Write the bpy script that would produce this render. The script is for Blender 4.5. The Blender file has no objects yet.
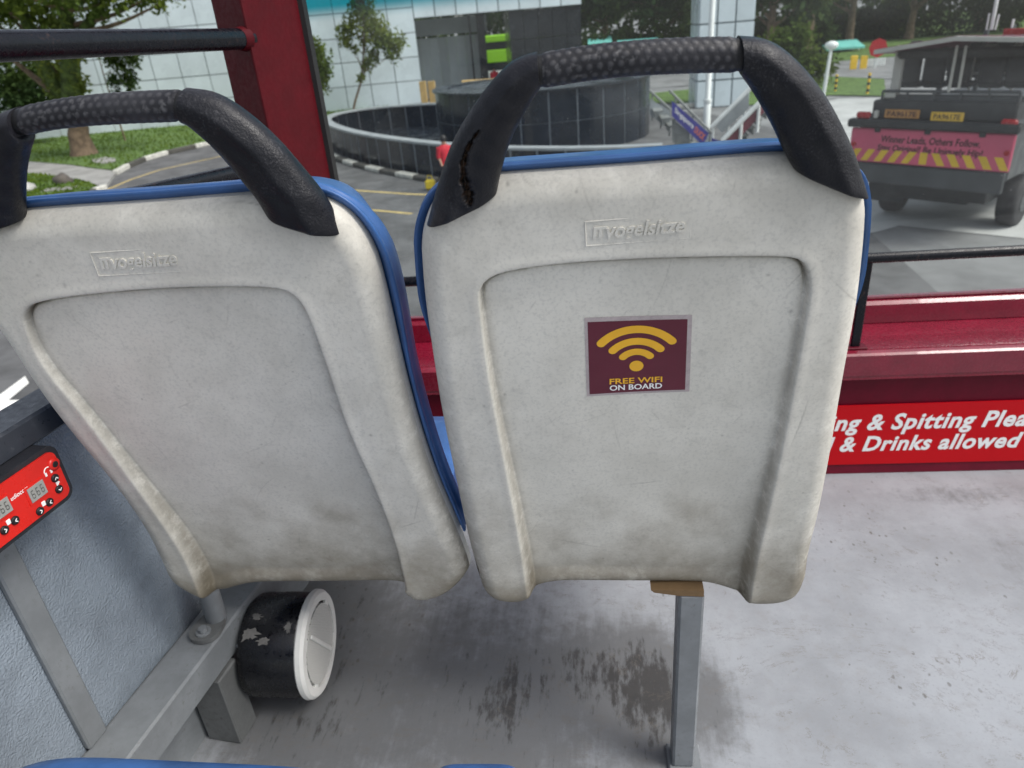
import bpy, math, random
import numpy as np
from mathutils import Vector, Matrix
SC = bpy.context.scene
COL = SC.collection
rng = np.random.default_rng(7)
R = math.radians

# ------------------------------------------------------------------ camera
H = 1.247                                   # eye above the deck floor
FPX = 710.11
CR = np.array([[0.99186586, -0.02191799, -0.12538632],
               [0.1016785, -0.4561684, 0.88406554],
               [-0.07657422, -0.88962351, -0.45022926]])
EYE = np.array([0, 0, H])
cam = bpy.data.cameras.new('camera')
cam.sensor_width = 36
cam.lens = FPX / 1024 * 36
cam.clip_start = .02
cam.clip_end = 3000
cam.dof.use_dof = True
cam.dof.focus_distance = .95
cam.dof.aperture_fstop = 7.0
co = bpy.data.objects.new('camera', cam)
COL.objects.link(co)
m = Matrix.Identity(4)
ax = [CR @ [1, 0, 0], CR @ [0, -1, 0], CR @ [0, 0, -1]]
for j in range(3):
    for i in range(3):
        m[i][j] = ax[j][i]
m[2][3] = H
co.matrix_world = m
SC.camera = co

# ------------------------------------------------------------------ light
SUN_EL, SUN_AZ = 52, 104                    # azimuth clockwise from +Y (ahead): behind, to the right
w = bpy.data.worlds.new('World')
SC.world = w
w.use_nodes = True
nt = w.node_tree
bg = nt.nodes['Background']
sky = nt.nodes.new('ShaderNodeTexSky')
sky.sky_type = 'NISHITA'
sky.sun_disc = False
sky.sun_elevation = R(SUN_EL)
sky.sun_rotation = R(SUN_AZ)
sky.air_density = 1.0
sky.dust_density = 3.0
hs = nt.nodes.new('ShaderNodeHueSaturation')
hs.inputs['Saturation'].default_value = .42
nt.links.new(sky.outputs[0], hs.inputs['Color'])
nt.links.new(hs.outputs[0], bg.inputs[0])
bg.inputs[1].default_value = .13
sl = bpy.data.lights.new('sun', 'SUN')
sl.energy = 1.7
sl.angle = R(25)
sl.color = (1, .97, .92)
so = bpy.data.objects.new('sun', sl)
COL.objects.link(so)
d = Vector((math.sin(R(SUN_AZ)) * math.cos(R(SUN_EL)), math.cos(R(SUN_AZ)) * math.cos(R(SUN_EL)), math.sin(R(SUN_EL))))
so.rotation_euler = d.to_track_quat('Z', 'Y').to_euler()
SC.view_settings.view_transform = 'Standard'
SC.view_settings.look = 'None'
SC.view_settings.exposure = 0.6
SC.view_settings.gamma = 1
SC.render.engine = 'CYCLES'
SC.cycles.max_bounces = 6
SC.cycles.transparent_max_bounces = 8

# ------------------------------------------------------------------ helpers: geometry
def ray(px, py):
    r = CR @ np.array([px - 512, py - 384, FPX])
    return r / np.linalg.norm(r)
def at_plane(px, py, p0, n):
    r = ray(px, py)
    return EYE + r * (np.dot(np.asarray(p0) - EYE, n) / np.dot(r, n))
def at_y(px, py, y):
    return at_plane(px, py, (0, y, 0), np.array([0, 1., 0]))
def at_z(px, py, z):
    return at_plane(px, py, (0, 0, z), np.array([0, 0, 1.]))
GZ = H - 4.2                                # street level, metres below the deck
def G(px, py, z=0):
    return at_z(px, py, GZ + z)

class MB:
    def __init__(s):
        s.v = []; s.f = []; s.n = 0; s.sm = []
    def add(s, v, f, smooth=False):
        v = np.asarray(v, float).reshape(-1, 3)
        s.v.append(v)
        s.f += [tuple(int(i) + s.n for i in q) for q in f]
        s.sm += [smooth] * len(f)
        s.n += len(v)
        return s
    def box(s, c, size, ux=(1, 0, 0), uy=(0, 1, 0), bev=0):
        ux = np.asarray(ux, float); ux = ux / np.linalg.norm(ux)
        uy = np.asarray(uy, float); uy = uy - ux * ux.dot(uy); uy /= np.linalg.norm(uy)
        uz = np.cross(ux, uy)
        h = np.asarray(size, float) / 2
        b = min(bev, h.min() * .9)
        if b <= 0:
            p = [np.array((x, y, z)) * h for z in (-1, 1) for x, y in ((-1, -1), (1, -1), (1, 1), (-1, 1))]
            f = [(3, 2, 1, 0), (4, 5, 6, 7), (0, 1, 5, 4), (1, 2, 6, 5), (2, 3, 7, 6), (3, 0, 4, 7)]
        else:
            p = []; idx = {}
            for sx in (-1, 1):
                for sy in (-1, 1):
                    for sz in (-1, 1):
                        c3 = np.array((sx, sy, sz))
                        for a in range(3):
                            q = c3 * (h - b); q[a] = c3[a] * h[a]
                            idx[(sx, sy, sz, a)] = len(p); p.append(q)
            f = []
            for a in range(3):
                o1, o2 = [(1, 2), (0, 2), (0, 1)][a]
                for sg in (-1, 1):
                    q = []
                    for s1, s2 in ((-1, -1), (1, -1), (1, 1), (-1, 1)):
                        k = [0, 0, 0]; k[a] = sg; k[o1] = s1; k[o2] = s2
                        q.append(idx[(*k, a)])
                    f.append(tuple(q) if (sg == 1) != (a == 1) else tuple(q[::-1]))
                for s1 in (-1, 1):
                    for s2 in (-1, 1):
                        k1 = [0, 0, 0]; k2 = [0, 0, 0]
                        k1[o1] = k2[o1] = s1; k1[o2] = k2[o2] = s2; k1[a] = -1; k2[a] = 1
                        q = [idx[(*k1, o1)], idx[(*k2, o1)], idx[(*k2, o2)], idx[(*k1, o2)]]
                        f.append(tuple(q))
            for sx in (-1, 1):
                for sy in (-1, 1):
                    for sz in (-1, 1):
                        f.append(tuple(idx[(sx, sy, sz, a)] for a in range(3)))
        p = np.array(p)
        s.add(np.asarray(c) + p[:, :1] * ux + p[:, 1:2] * uy + p[:, 2:] * uz, f)
        return s
    def prism(s, poly, off, smooth=False):
        """closed polygon (n,3) extruded by the vector off"""
        a = np.asarray(poly, float); n = len(a)
        b = a + np.asarray(off, float)
        f = [tuple(range(n))[::-1], tuple(range(n, 2 * n))]
        f += [(i, (i + 1) % n, n + (i + 1) % n, n + i) for i in range(n)]
        return s.add(np.vstack([a, b]), f, smooth)
    def quad(s, a, b, c, e):
        return s.add([a, b, c, e], [(0, 1, 2, 3)])
    def tube(s, pts, r, n=16, cap=True, smooth=True, closed=False):
        pts = np.asarray(pts, float); k = len(pts)
        r = np.broadcast_to(np.asarray(r, float), (k,))
        t = np.gradient(pts, axis=0); t /= np.linalg.norm(t, axis=1)[:, None]
        up = np.array([0, 0, 1.]) if abs(t[0][2]) < .9 else np.array([0, 1., 0])
        rings = []
        x = np.cross(up, t[0])
        for i in range(k):
            x = x - t[i] * x.dot(t[i]); x /= np.linalg.norm(x)
            y = np.cross(t[i], x)
            a = np.linspace(0, 2 * math.pi, n, endpoint=False)[:, None]
            rings.append(pts[i] + r[i] * (np.cos(a) * x + np.sin(a) * y))
        s.rings(rings, cap, smooth)
        return s
    def rings(s, rings, cap=True, smooth=True):
        k = len(rings); n = len(rings[0])
        f = [(i * n + j, i * n + (j + 1) % n, (i + 1) * n + (j + 1) % n, (i + 1) * n + j) for i in range(k - 1) for j in range(n)]
        s.add(np.vstack(rings), f, smooth)
        if cap:
            for rg, rev in ((rings[0], True), (rings[-1], False)):
                q = tuple(range(n))
                s.add(rg, [q[::-1] if rev else q])
        return s
    def cyl(s, a, b, r, n=24, r2=None):
        return s.tube([a, b], [r, r if r2 is None else r2], n)

def loc(o):
    return np.array(o.get('_w', (0, 0, 0)))
def build(mb, name, mat, parent=None, at=None, attrs=None, recalc=True):
    v = np.vstack(mb.v)
    o0 = np.array(at, float) if at is not None else (ORIG.get(parent.name, np.zeros(3)) if parent else np.zeros(3))
    me = bpy.data.meshes.new(name)
    me.from_pydata((v - o0).tolist(), [], mb.f)
    me.polygons.foreach_set('use_smooth', mb.sm)
    if attrs:
        for k, a in attrs.items():
            me.attributes.new(k, 'FLOAT', 'POINT').data.foreach_set('value', np.asarray(a, np.float32))
    if recalc:
        import bmesh
        bm = bmesh.new(); bm.from_mesh(me)
        bmesh.ops.recalc_face_normals(bm, faces=bm.faces)
        bm.to_mesh(me); bm.free()
    me.update()
    me.materials.append(mat)
    o = bpy.data.objects.new(name, me)
    COL.objects.link(o)
    ORIG[o.name] = o0
    if parent: o.parent = parent
    elif at is not None: o.location = o0
    return o
ORIG = {}
def thing(name, at, label, cat, group=None):
    o = bpy.data.objects.new(name, None)
    COL.objects.link(o)
    o.empty_display_size = .1
    o.location = at
    ORIG[o.name] = np.array(at, float)
    return tag(o, label, cat, group)
def tag(o, label, cat, group=None):
    o['label'] = label; o['category'] = cat
    if group: o['group'] = group
    return o
def struct(o, kind='structure'):
    o['kind'] = kind
    return o
def dup(root, at, rz=0, label=None, scale=1):
    r = root.copy(); COL.objects.link(r); r.location = at
    r.rotation_euler = (0, 0, root.rotation_euler.z + rz)
    r.scale = [a * scale for a in root.scale]
    if label: r['label'] = label
    for ch in list(root.children):
        c = ch.copy(); COL.objects.link(c); c.parent = r
        for g in ch.children:
            e = g.copy(); COL.objects.link(e); e.parent = c
    return r
def resample(p, n, smooth=0):
    p = np.asarray(p, float)
    for _ in range(smooth):                       # Chaikin, ends kept
        q = [p[0]]
        for a, b in zip(p[:-1], p[1:]):
            q += [a * .75 + b * .25, a * .25 + b * .75]
        q.append(p[-1]); p = np.array(q)
    l = np.r_[0, np.cumsum(np.linalg.norm(np.diff(p, axis=0), axis=1))]
    t = np.linspace(0, l[-1], n)
    return np.stack([np.interp(t, l, p[:, k]) for k in range(p.shape[1])], 1)
def pdist(P, line, closed=False):
    """distance of points P (n,2) to a polyline, and the parameter along it"""
    line = np.asarray(line, float)
    if closed: line = np.vstack([line, line[:1]])
    best = np.full(len(P), 1e9); tt = np.zeros(len(P))
    m_ = len(line) - 1
    for i in range(m_):
        a, b = line[i], line[i + 1]; e = b - a
        t = np.clip(((P - a) @ e) / max(e @ e, 1e-12), 0, 1)
        dd = np.linalg.norm(P - a - t[:, None] * e, axis=1)
        k = dd < best
        best[k] = dd[k]; tt[k] = (i + t[k]) / m_
    return best, tt
def inside(P, poly):
    x, y = P[:, 0], P[:, 1]; r = np.zeros(len(P), bool); n = len(poly)
    for i in range(n):
        x1, y1 = poly[i]; x2, y2 = poly[(i + 1) % n]
        c = (y1 > y) != (y2 > y)
        with np.errstate(divide='ignore', invalid='ignore'):
            r ^= c & (x < (x2 - x1) * (y - y1) / (y2 - y1 + 1e-15) + x1)
    return r
def sstep(x): 
    x = np.clip(x, 0, 1); return x * x * (3 - 2 * x)

_tc = {}
def text2d(s, shear=0, offset=0, space=1):
    """lettering as a flat mesh, normalised: height of caps = 1, left end at 0"""
    key = (s, shear, offset, space)
    if key in _tc: return _tc[key]
    cu = bpy.data.curves.new('lettering', 'FONT')
    cu.body = s; cu.shear = shear; cu.offset = offset; cu.space_character = space
    cu.resolution_u = 3
    o = bpy.data.objects.new('lettering', cu); COL.objects.link(o)
    dg = bpy.context.evaluated_depsgraph_get()
    me = bpy.data.meshes.new_from_object(o.evaluated_get(dg))
    v = np.array([q.co for q in me.vertices])[:, :2]
    f = [tuple(q.vertices) for q in me.polygons]
    bpy.data.objects.remove(o); bpy.data.curves.remove(cu); bpy.data.meshes.remove(me)
    v[:, 0] -= v[:, 0].min()
    _tc[key] = (v, f)
    return v, f
def write(mb, s, fn, x0, y0, x1, y1, **k):
    """put lettering into the box x0..x1, y0..y1 of the surface fn(x,y)->3D"""
    v, f = text2d(s, **k)
    lo, hi = v.min(0), v.max(0)
    q = (v - lo) / (hi - lo)
    q = np.stack([x0 + q[:, 0] * (x1 - x0), y0 + q[:, 1] * (y1 - y0)], 1)
    mb.add(np.array([fn(a, b) for a, b in q]), f)

# ------------------------------------------------------------------ helpers: materials
def lin(r, g, b):
    f = lambda c: c / 12.92 if c <= .04045 else ((c + .055) / 1.055) ** 2.4
    return (f(r / 255), f(g / 255), f(b / 255))
class N:
    def __init__(s, name):
        s.m = bpy.data.materials.new(name); s.m.use_nodes = True
        s.t = s.m.node_tree; s.b = s.t.nodes['Principled BSDF']
        s.tc = s.t.nodes.new('ShaderNodeTexCoord')
    def n(s, typ, **k):
        o = s.t.nodes.new(typ)
        for a, b in k.items(): setattr(o, a, b)
        return o
    def l(s, a, b): s.t.links.new(a, b)
    def mapping(s, scale=(1, 1, 1), rot=(0, 0, 0)):
        mp = s.n('ShaderNodeMapping'); mp.inputs['Scale'].default_value = scale; mp.inputs['Rotation'].default_value = rot
        s.l(s.tc.outputs['Object'], mp.inputs[0]); return mp.outputs[0]
    def noise(s, scale, detail=4, rough=.55, vec=None, dist=0):
        o = s.n('ShaderNodeTexNoise'); o.inputs['Scale'].default_value = scale; o.inputs['Detail'].default_value = detail
        o.inputs['Roughness'].default_value = rough; o.inputs['Distortion'].default_value = dist
        s.l(vec if vec is not None else s.tc.outputs['Object'], o.inputs['Vector']); return o.outputs['Fac']
    def ramp(s, x, a, b, lo=0, hi=1):
        o = s.n('ShaderNodeMapRange'); o.interpolation_type = 'SMOOTHSTEP'
        for k, v in zip(('From Min', 'From Max', 'To Min', 'To Max'), (a, b, lo, hi)): o.inputs[k].default_value = v
        s.l(x, o.inputs['Value']); return o.outputs[0]
    def math(s, op, a, b=None, clamp=False):
        o = s.n('ShaderNodeMath', operation=op, use_clamp=clamp)
        for i, q in enumerate((a, b)):
            if q is None: continue
            if isinstance(q, (int, float)): o.inputs[i].default_value = q
            else: s.l(q, o.inputs[i])
        return o.outputs[0]
    def mix(s, fac, a, b, typ='MIX'):
        o = s.n('ShaderNodeMix', data_type='RGBA', blend_type=typ)
        for i, q in ((0, fac), (6, a), (7, b)):
            if isinstance(q, (int, float)): o.inputs[i].default_value = q
            elif isinstance(q, (tuple, list)): o.inputs[i].default_value = (*q[:3], 1)
            else: s.l(q, o.inputs[i])
        return o.outputs[2]
    def color(s, c):
        if isinstance(c, (tuple, list)): s.b.inputs['Base Color'].default_value = (*c[:3], 1)
        else: s.l(c, s.b.inputs['Base Color'])
        return s
    def rough(s, r):
        if isinstance(r, (int, float)): s.b.inputs['Roughness'].default_value = r
        else: s.l(r, s.b.inputs['Roughness'])
        return s
    def bump(s, h, strength=.3, dist=.002):
        o = s.n('ShaderNodeBump'); o.inputs['Strength'].default_value = strength; o.inputs['Distance'].default_value = dist
        s.l(h, o.inputs['Height']); s.l(o.outputs[0], s.b.inputs['Normal']); return s
    def xyz(s, vec=None):
        o = s.n('ShaderNodeSeparateXYZ'); s.l(vec if vec is not None else s.tc.outputs['Object'], o.inputs[0]); return o.outputs
    def attr(s, name):
        o = s.n('ShaderNodeAttribute'); o.attribute_name = name; return o.outputs['Fac']
def pm(name, col, rough=.5, var=.12, scale=8, bump=0, bscale=80, metal=0, bdist=.002, coat=0, spec=None, island=0, rvar=.1):
    """plain procedural material: colour broken up by two noises, roughness too"""
    k = N(name)
    f = k.noise(scale, 6, .6)
    lo = tuple(c * (1 - var) for c in col); hi = tuple(min(1, c * (1 + var)) for c in col)
    c = k.mix(k.ramp(f, .3, .7), lo, hi)
    if island:
        g = k.n('ShaderNodeNewGeometry')
        c = k.mix(1, c, k.mix(g.outputs['Random Per Island'], (1 - island,) * 3, (1 + island,) * 3), 'MULTIPLY')
    k.color(c)
    k.rough(k.ramp(k.noise(scale * 2.3, 4), .3, .7, max(.02, rough - rvar), min(1, rough + rvar)))
    k.b.inputs['Metallic'].default_value = metal
    if coat: k.b.inputs['Coat Weight'].default_value = coat
    if spec is not None: k.b.inputs['Specular IOR Level'].default_value = spec
    if bump: k.bump(k.noise(bscale, 5), bump, bdist)
    return k.m

# ------------------------------------------------------------------ materials of the bus
def shell_mat():
    k = N('aged_white_plastic')
    v = k.tc.outputs['Object']
    big = k.noise(5, 6, .65)
    mid = k.noise(26, 8, .7)
    fine = k.noise(240, 3, .6)
    c = k.mix(k.ramp(big, .35, .7), lin(222, 219, 209), lin(200, 197, 187))
    c = k.mix(k.math('MULTIPLY', k.ramp(mid, .55, .78), .38), c, lin(158, 156, 149))
    c = k.mix(k.math('MULTIPLY', k.ramp(fine, .45, .7), .25), c, lin(158, 157, 152))
    # rubbed, whitish wear in the upper part, brown grime towards the lower edge
    z = k.attr('low')
    g = k.math('MULTIPLY', k.ramp(k.math('ADD', z, k.math('MULTIPLY', k.math('SUBTRACT', k.noise(9, 5, .6), .5), .9)), .55, 1.1), .8)
    c = k.mix(g, c, lin(120, 110, 90))
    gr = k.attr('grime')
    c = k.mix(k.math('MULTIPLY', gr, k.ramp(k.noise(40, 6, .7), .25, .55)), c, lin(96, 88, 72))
    sc_ = k.attr('scratch')
    c = k.mix(k.math('MULTIPLY', sc_, .8), c, lin(92, 88, 82))
    # scratches: thin lines out of stretched noise, three directions
    for rot, sc in ((.5, (42, 9, 30)), (2.1, (36, 10, 34)), (-.35, (12, 30, 48))):
        s_ = k.noise(3.2, 3, .4, k.mapping(sc, (0, rot, rot * .3)), 1.5)
        line = k.ramp(k.math('ABSOLUTE', k.math('SUBTRACT', s_, .5)), 0, .007, 1, 0)
        c = k.mix(k.math('MULTIPLY', k.math('MULTIPLY', line, k.ramp(k.noise(13 + rot, 3), .55, .66)), .3), c, lin(112, 110, 104))
    k.color(c)
    k.rough(k.ramp(mid, .3, .7, .42, .62))
    h = k.math('ADD', k.math('MULTIPLY', fine, .6), k.math('MULTIPLY', mid, .35))
    k.bump(h, .14, .0014)
    return k.m
def rubber_mat():
    k = N('worn_black_rubber')
    a = k.noise(9, 6, .65); b = k.noise(420, 3, .6)
    c = k.mix(k.ramp(a, .4, .72), lin(17, 18, 24), lin(44, 44, 49))
    c = k.mix(k.math('MULTIPLY', k.math('MULTIPLY', k.ramp(b, .5, .7), k.ramp(k.noise(16, 4), .48, .72)), .55), c, lin(92, 92, 96))
    c = k.mix(k.attr('crack'), c, k.mix(k.ramp(k.noise(180, 3), .4, .62), (.004, .0035, .003), lin(66, 48, 34)))
    k.color(c)
    k.rough(k.ramp(k.noise(30, 5, .7), .35, .65, .28, .55))
    k.bump(k.math('ADD', b, k.math('MULTIPLY', k.noise(60, 5), 1.1)), .5, .0014)
    return k.m
def grip_mat():
    k = N('dimpled_grip_rubber')
    c = k.mix(k.attr('dot'), lin(33, 33, 37), lin(70, 70, 73))
    c = k.mix(k.math('MULTIPLY', k.ramp(k.noise(150, 3), .55, .72), .6), c, lin(104, 104, 106))
    c = k.mix(k.ramp(k.noise(10, 4), .45, .7), c, lin(58, 58, 62))
    k.color(c); k.rough(.5)
    k.bump(k.noise(500, 2), .15, .0008)
    return k.m
def floor_mat():
    k = N('painted_deck_floor')
    a = k.noise(3.2, 8, .68); b = k.noise(22, 8, .7); f = k.noise(160, 4, .65)
    c = k.mix(k.ramp(a, .35, .68), lin(153, 157, 162), lin(134, 137, 141))
    c = k.mix(k.math('MULTIPLY', k.ramp(b, .5, .72), .5), c, lin(136, 136, 136))
    c = k.mix(k.math('MULTIPLY', k.ramp(f, .56, .7), .35), c, lin(124, 121, 115))
    # worn, dirty patches and streaks along the bus, plus painted under-seat shade
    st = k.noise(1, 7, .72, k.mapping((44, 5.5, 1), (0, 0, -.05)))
    d = k.attr('dirt_shade')
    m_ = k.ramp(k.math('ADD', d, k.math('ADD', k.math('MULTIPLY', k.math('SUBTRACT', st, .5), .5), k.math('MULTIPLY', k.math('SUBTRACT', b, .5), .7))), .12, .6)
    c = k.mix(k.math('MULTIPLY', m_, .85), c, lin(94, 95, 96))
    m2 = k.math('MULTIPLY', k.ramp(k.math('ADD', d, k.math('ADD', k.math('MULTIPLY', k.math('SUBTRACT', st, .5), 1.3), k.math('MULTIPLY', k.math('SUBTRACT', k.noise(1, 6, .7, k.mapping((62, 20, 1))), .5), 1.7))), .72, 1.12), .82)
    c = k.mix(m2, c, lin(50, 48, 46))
    # small dark chips
    vo = k.n('ShaderNodeTexVoronoi'); vo.inputs['Scale'].default_value = 46; vo.inputs['Randomness'].default_value = 1
    k.l(k.mapping((1, .6, 1)), vo.inputs['Vector'])
    chips = k.math('MULTIPLY', k.ramp(vo.outputs['Distance'], .12, .2, 1, 0), k.ramp(k.noise(2.1, 3), .5, .62))
    chips = k.math('MULTIPLY', chips, k.ramp(k.noise(60, 2), .42, .55))
    c = k.mix(k.math('MULTIPLY', chips, .75), c, lin(78, 74, 68))
    sc = k.noise(2.6, 8, .8, k.mapping((1, 2.2, 1), (0, 0, .6)), 1.2)
    c = k.mix(k.math('MULTIPLY', k.math('MULTIPLY', k.ramp(k.math('ABSOLUTE', k.math('SUBTRACT', sc, .53)), 0, .012, 1, 0), k.ramp(k.noise(30, 4), .47, .6)), .7), c, lin(104, 98, 90))
    k.color(c)
    k.rough(k.ramp(b, .3, .7, .34, .6))
    k.bump(k.math('ADD', k.math('MULTIPLY', f, .5), b), .25, .002)
    return k.m
def vinyl_mat():
    k = N('leathergrain_grey_vinyl')
    vo = k.n('ShaderNodeTexVoronoi'); vo.feature = 'SMOOTH_F1'; vo.inputs['Scale'].default_value = 290
    wv = k.n('ShaderNodeVectorMath', operation='ADD')
    nz = k.n('ShaderNodeTexNoise'); nz.inputs['Scale'].default_value = 40
    k.l(k.tc.outputs['Object'], nz.inputs['Vector'])
    sc = k.n('ShaderNodeVectorMath', operation='SCALE'); sc.inputs['Scale'].default_value = .014
    k.l(nz.outputs['Color'], sc.inputs[0]); k.l(k.tc.outputs['Object'], wv.inputs[0]); k.l(sc.outputs[0], wv.inputs[1])
    k.l(wv.outputs[0], vo.inputs['Vector'])
    a = k.noise(5, 5, .6)
    c = k.mix(k.ramp(a, .35, .7), lin(130, 140, 150), lin(104, 112, 120))
    c = k.mix(k.math('MULTIPLY', k.ramp(k.noise(3.3, 3), .55, .75), .5), c, lin(78, 77, 78))
    k.color(c)
    k.rough(k.ramp(a, .3, .7, .24, .4))
    k.bump(k.math('ADD', vo.outputs['Distance'], k.math('MULTIPLY', k.noise(260, 3), .3)), .75, .0024)
    return k.m
def painted_metal(name, col, wear, rough=.4, amount=.6, seed=0):
    k = N(name)
    a = k.noise(12 + seed, 7, .65); b = k.noise(90, 5, .7)
    c = k.mix(k.ramp(a, .35, .7), tuple(q * .86 for q in col), tuple(q * 1.12 for q in col))
    c = k.mix(k.math('MULTIPLY', k.math('MULTIPLY', k.ramp(b, .55, .68), k.ramp(a, .45, .62)), amount), c, wear)
    k.color(c); k.rough(k.ramp(b, .3, .7, rough - .1, rough + .15))
    k.bump(k.math('ADD', a, k.math('MULTIPLY', b, .3)), .15, .002)
    return k.m
def glass_mat():
    """windscreen: clear pane under a film of dust, blue-green sun band moulded into its upper edge"""
    k = N('dusty_windscreen_glass')
    t = k.t; t.nodes.remove(k.b)
    out = t.nodes['Material Output']
    tr = k.n('ShaderNodeBsdfTransparent'); gl = k.n('ShaderNodeBsdfGlossy'); df = k.n('ShaderNodeBsdfDiffuse')
    tl = k.n('ShaderNodeBsdfTranslucent')
    gl.inputs['Roughness'].default_value = .02
    df.inputs['Color'].default_value = (.75, .77, .76, 1); tl.inputs['Color'].default_value = (.75, .78, .77, 1)
    z = k.xyz()
    band = k.ramp(z[2], BAND0, BAND1)
    tint = k.mix(band, (.93, .97, .955), (.0, .36, .44))
    k.l(tint, tr.inputs[0])
    fr = k.n('ShaderNodeFresnel'); fr.inputs['IOR'].default_value = 1.5
    a = k.n('ShaderNodeMixShader'); k.l(k.math('MULTIPLY', fr.outputs[0], .8), a.inputs[0]); k.l(tr.outputs[0], a.inputs[1]); k.l(gl.outputs[0], a.inputs[2])
    dd = k.n('ShaderNodeMixShader'); dd.inputs[0].default_value = .45; k.l(df.outputs[0], dd.inputs[1]); k.l(tl.outputs[0], dd.inputs[2])
    film = k.math('ADD', .022, k.math('MULTIPLY', k.ramp(k.noise(2.2, 6, .6, k.mapping((1, 1, 2.5), (0, .5, 0))), .42, .75), .04))
    film = k.math('ADD', film, k.ramp(k.math('ADD', z[0], k.math('MULTIPLY', k.noise(1.5, 4), .8)), .1, 1.8, 0, .02))
    sp = k.n('ShaderNodeTexVoronoi'); sp.inputs['Scale'].default_value = 38; k.l(k.tc.outputs['Object'], sp.inputs['Vector'])
    film = k.math('ADD', film, k.math('MULTIPLY', k.math('MULTIPLY', k.ramp(sp.outputs['Distance'], .03, .07, 1, 0), k.ramp(k.noise(5, 2), .5, .6)), .4))
    b = k.n('ShaderNodeMixShader'); k.l(film, b.inputs[0]); k.l(a.outputs[0], b.inputs[1]); k.l(dd.outputs[0], b.inputs[2])
    k.l(b.outputs[0], out.inputs['Surface'])
    return k.m
M = {}
M['shell'] = shell_mat(); M['rubber'] = rubber_mat(); M['grip'] = grip_mat(); M['floor'] = floor_mat(); M['vinyl'] = vinyl_mat()
M['groove'] = pm('groove_black', (.006, .006, .007), .6)
M['blue'] = pm('blue_vinyl', lin(54, 92, 146), .36, .2, 14, .1, 160, rvar=.08)
M['steel'] = painted_metal('grey_painted_steel', lin(118, 122, 125), lin(84, 82, 79), .42, .5)
M['steel_dark'] = painted_metal('dull_grey_steel', lin(96, 98, 98), lin(60, 56, 52), .5, .6, 2)
M['rust'] = painted_metal('rusty_steel', lin(118, 94, 64), lin(62, 46, 32), .75, .9, 5)
M['blackpaint'] = painted_metal('black_painted_steel', lin(13, 15, 22), lin(92, 70, 62), .27, .4, 4)
M['railtop'] = painted_metal('worn_black_rail', lin(52, 56, 64), lin(92, 94, 98), .35, .5, 7)
M['maroon'] = painted_metal('maroon_gloss_paint', lin(124, 20, 44), lin(80, 12, 30), .25, .5, 1)
M['maroon_dark'] = painted_metal('dark_maroon_paint', lin(92, 6, 30), lin(60, 8, 20), .4, .5, 3)
M['pillar'] = painted_metal('red_pillar_paint', lin(74, 2, 13), lin(54, 4, 12), .55, .3, 6)
for q_ in ('pillar', 'maroon_dark'): M[q_].node_tree.nodes['Principled BSDF'].inputs['Specular IOR Level'].default_value = .2
for q_ in ('maroon',): M[q_].node_tree.nodes['Principled BSDF'].inputs['Coat Weight'].default_value = .5
for q_ in ('rubber', 'grip'): M[q_].node_tree.nodes['Principled BSDF'].inputs['Specular IOR Level'].default_value = .32
M['blackpaint'].node_tree.nodes['Principled BSDF'].inputs['Specular IOR Level'].default_value = .3
for q_ in ('blackpaint', 'railtop'): [setattr(n_.inputs['Strength'], 'default_value', .04) for n_ in M[q_].node_tree.nodes if n_.type == 'BUMP']
M['signred'] = pm('sign_red', lin(190, 6, 20), .42, .04, 3, spec=.2, rvar=.02)
M['white'] = pm('white_lettering', lin(238, 238, 236), .5, .03)
M['gasket'] = pm('black_gasket', (.012, .012, .012), .6)
M['boxblack'] = pm('black_moulded_plastic', lin(36, 37, 42), .42, .15, 20, .15, 300)
M['red'] = pm('red_panel_plastic', lin(205, 34, 26), .35, .06, 12)
M['lcd'] = pm('grey_lcd', lin(150, 150, 146), .25, .1, 60)
M['lcdink'] = pm('lcd_segments', lin(78, 78, 76), .4)
M['spkwhite'] = pm('white_speaker_plastic', lin(214, 214, 210), .45, .06, 15)
M['peel'] = pm('peeled_grey_patch', lin(98, 97, 95), .7, .2, 60)
M['spkblack'] = painted_metal('black_speaker_tub', lin(10, 11, 16), lin(60, 60, 62), .28, .12, 8)
M['stk_maroon'] = pm('sticker_maroon', lin(92, 20, 42), .38, .08, 20)
M['stk_yellow'] = pm('sticker_yellow', lin(238, 180, 40), .45, .06, 30)
M['stk_border'] = pm('sticker_clear_border', lin(176, 164, 164), .3, .1, 60)

# ------------------------------------------------------------------ the deck
X0, WK = -.93, .12                                           # left side wall: x = X0 + WK*y
wd = np.array([WK, 1, 0]); wd /= np.linalg.norm(wd)
wn = np.array([wd[1], -wd[0], 0])                            # inboard
WP = np.array([X0, 0, 0])
def Wp(px, py, off=0): return at_plane(px, py, WP + wn * off, wn)
def WY(y, off, z): return WP + np.array([WK, 1, 0]) * y + wn * off + np.array([0, 0, z])
fu = np.array([1, .03, 0]); fu /= np.linalg.norm(fu)
ff = np.array([-fu[1], fu[0], 0])
FP = np.array([.9, 1.839, 0])
def Fp(px, py, off=0): return at_plane(px, py, FP + ff * off, ff)
def FX(s, off, z): return FP + fu * s + ff * off + np.array([0, 0, z])
SL = -1.72; SR = .72                                          # left and right end along the front wall
RX = 1.57

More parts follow.
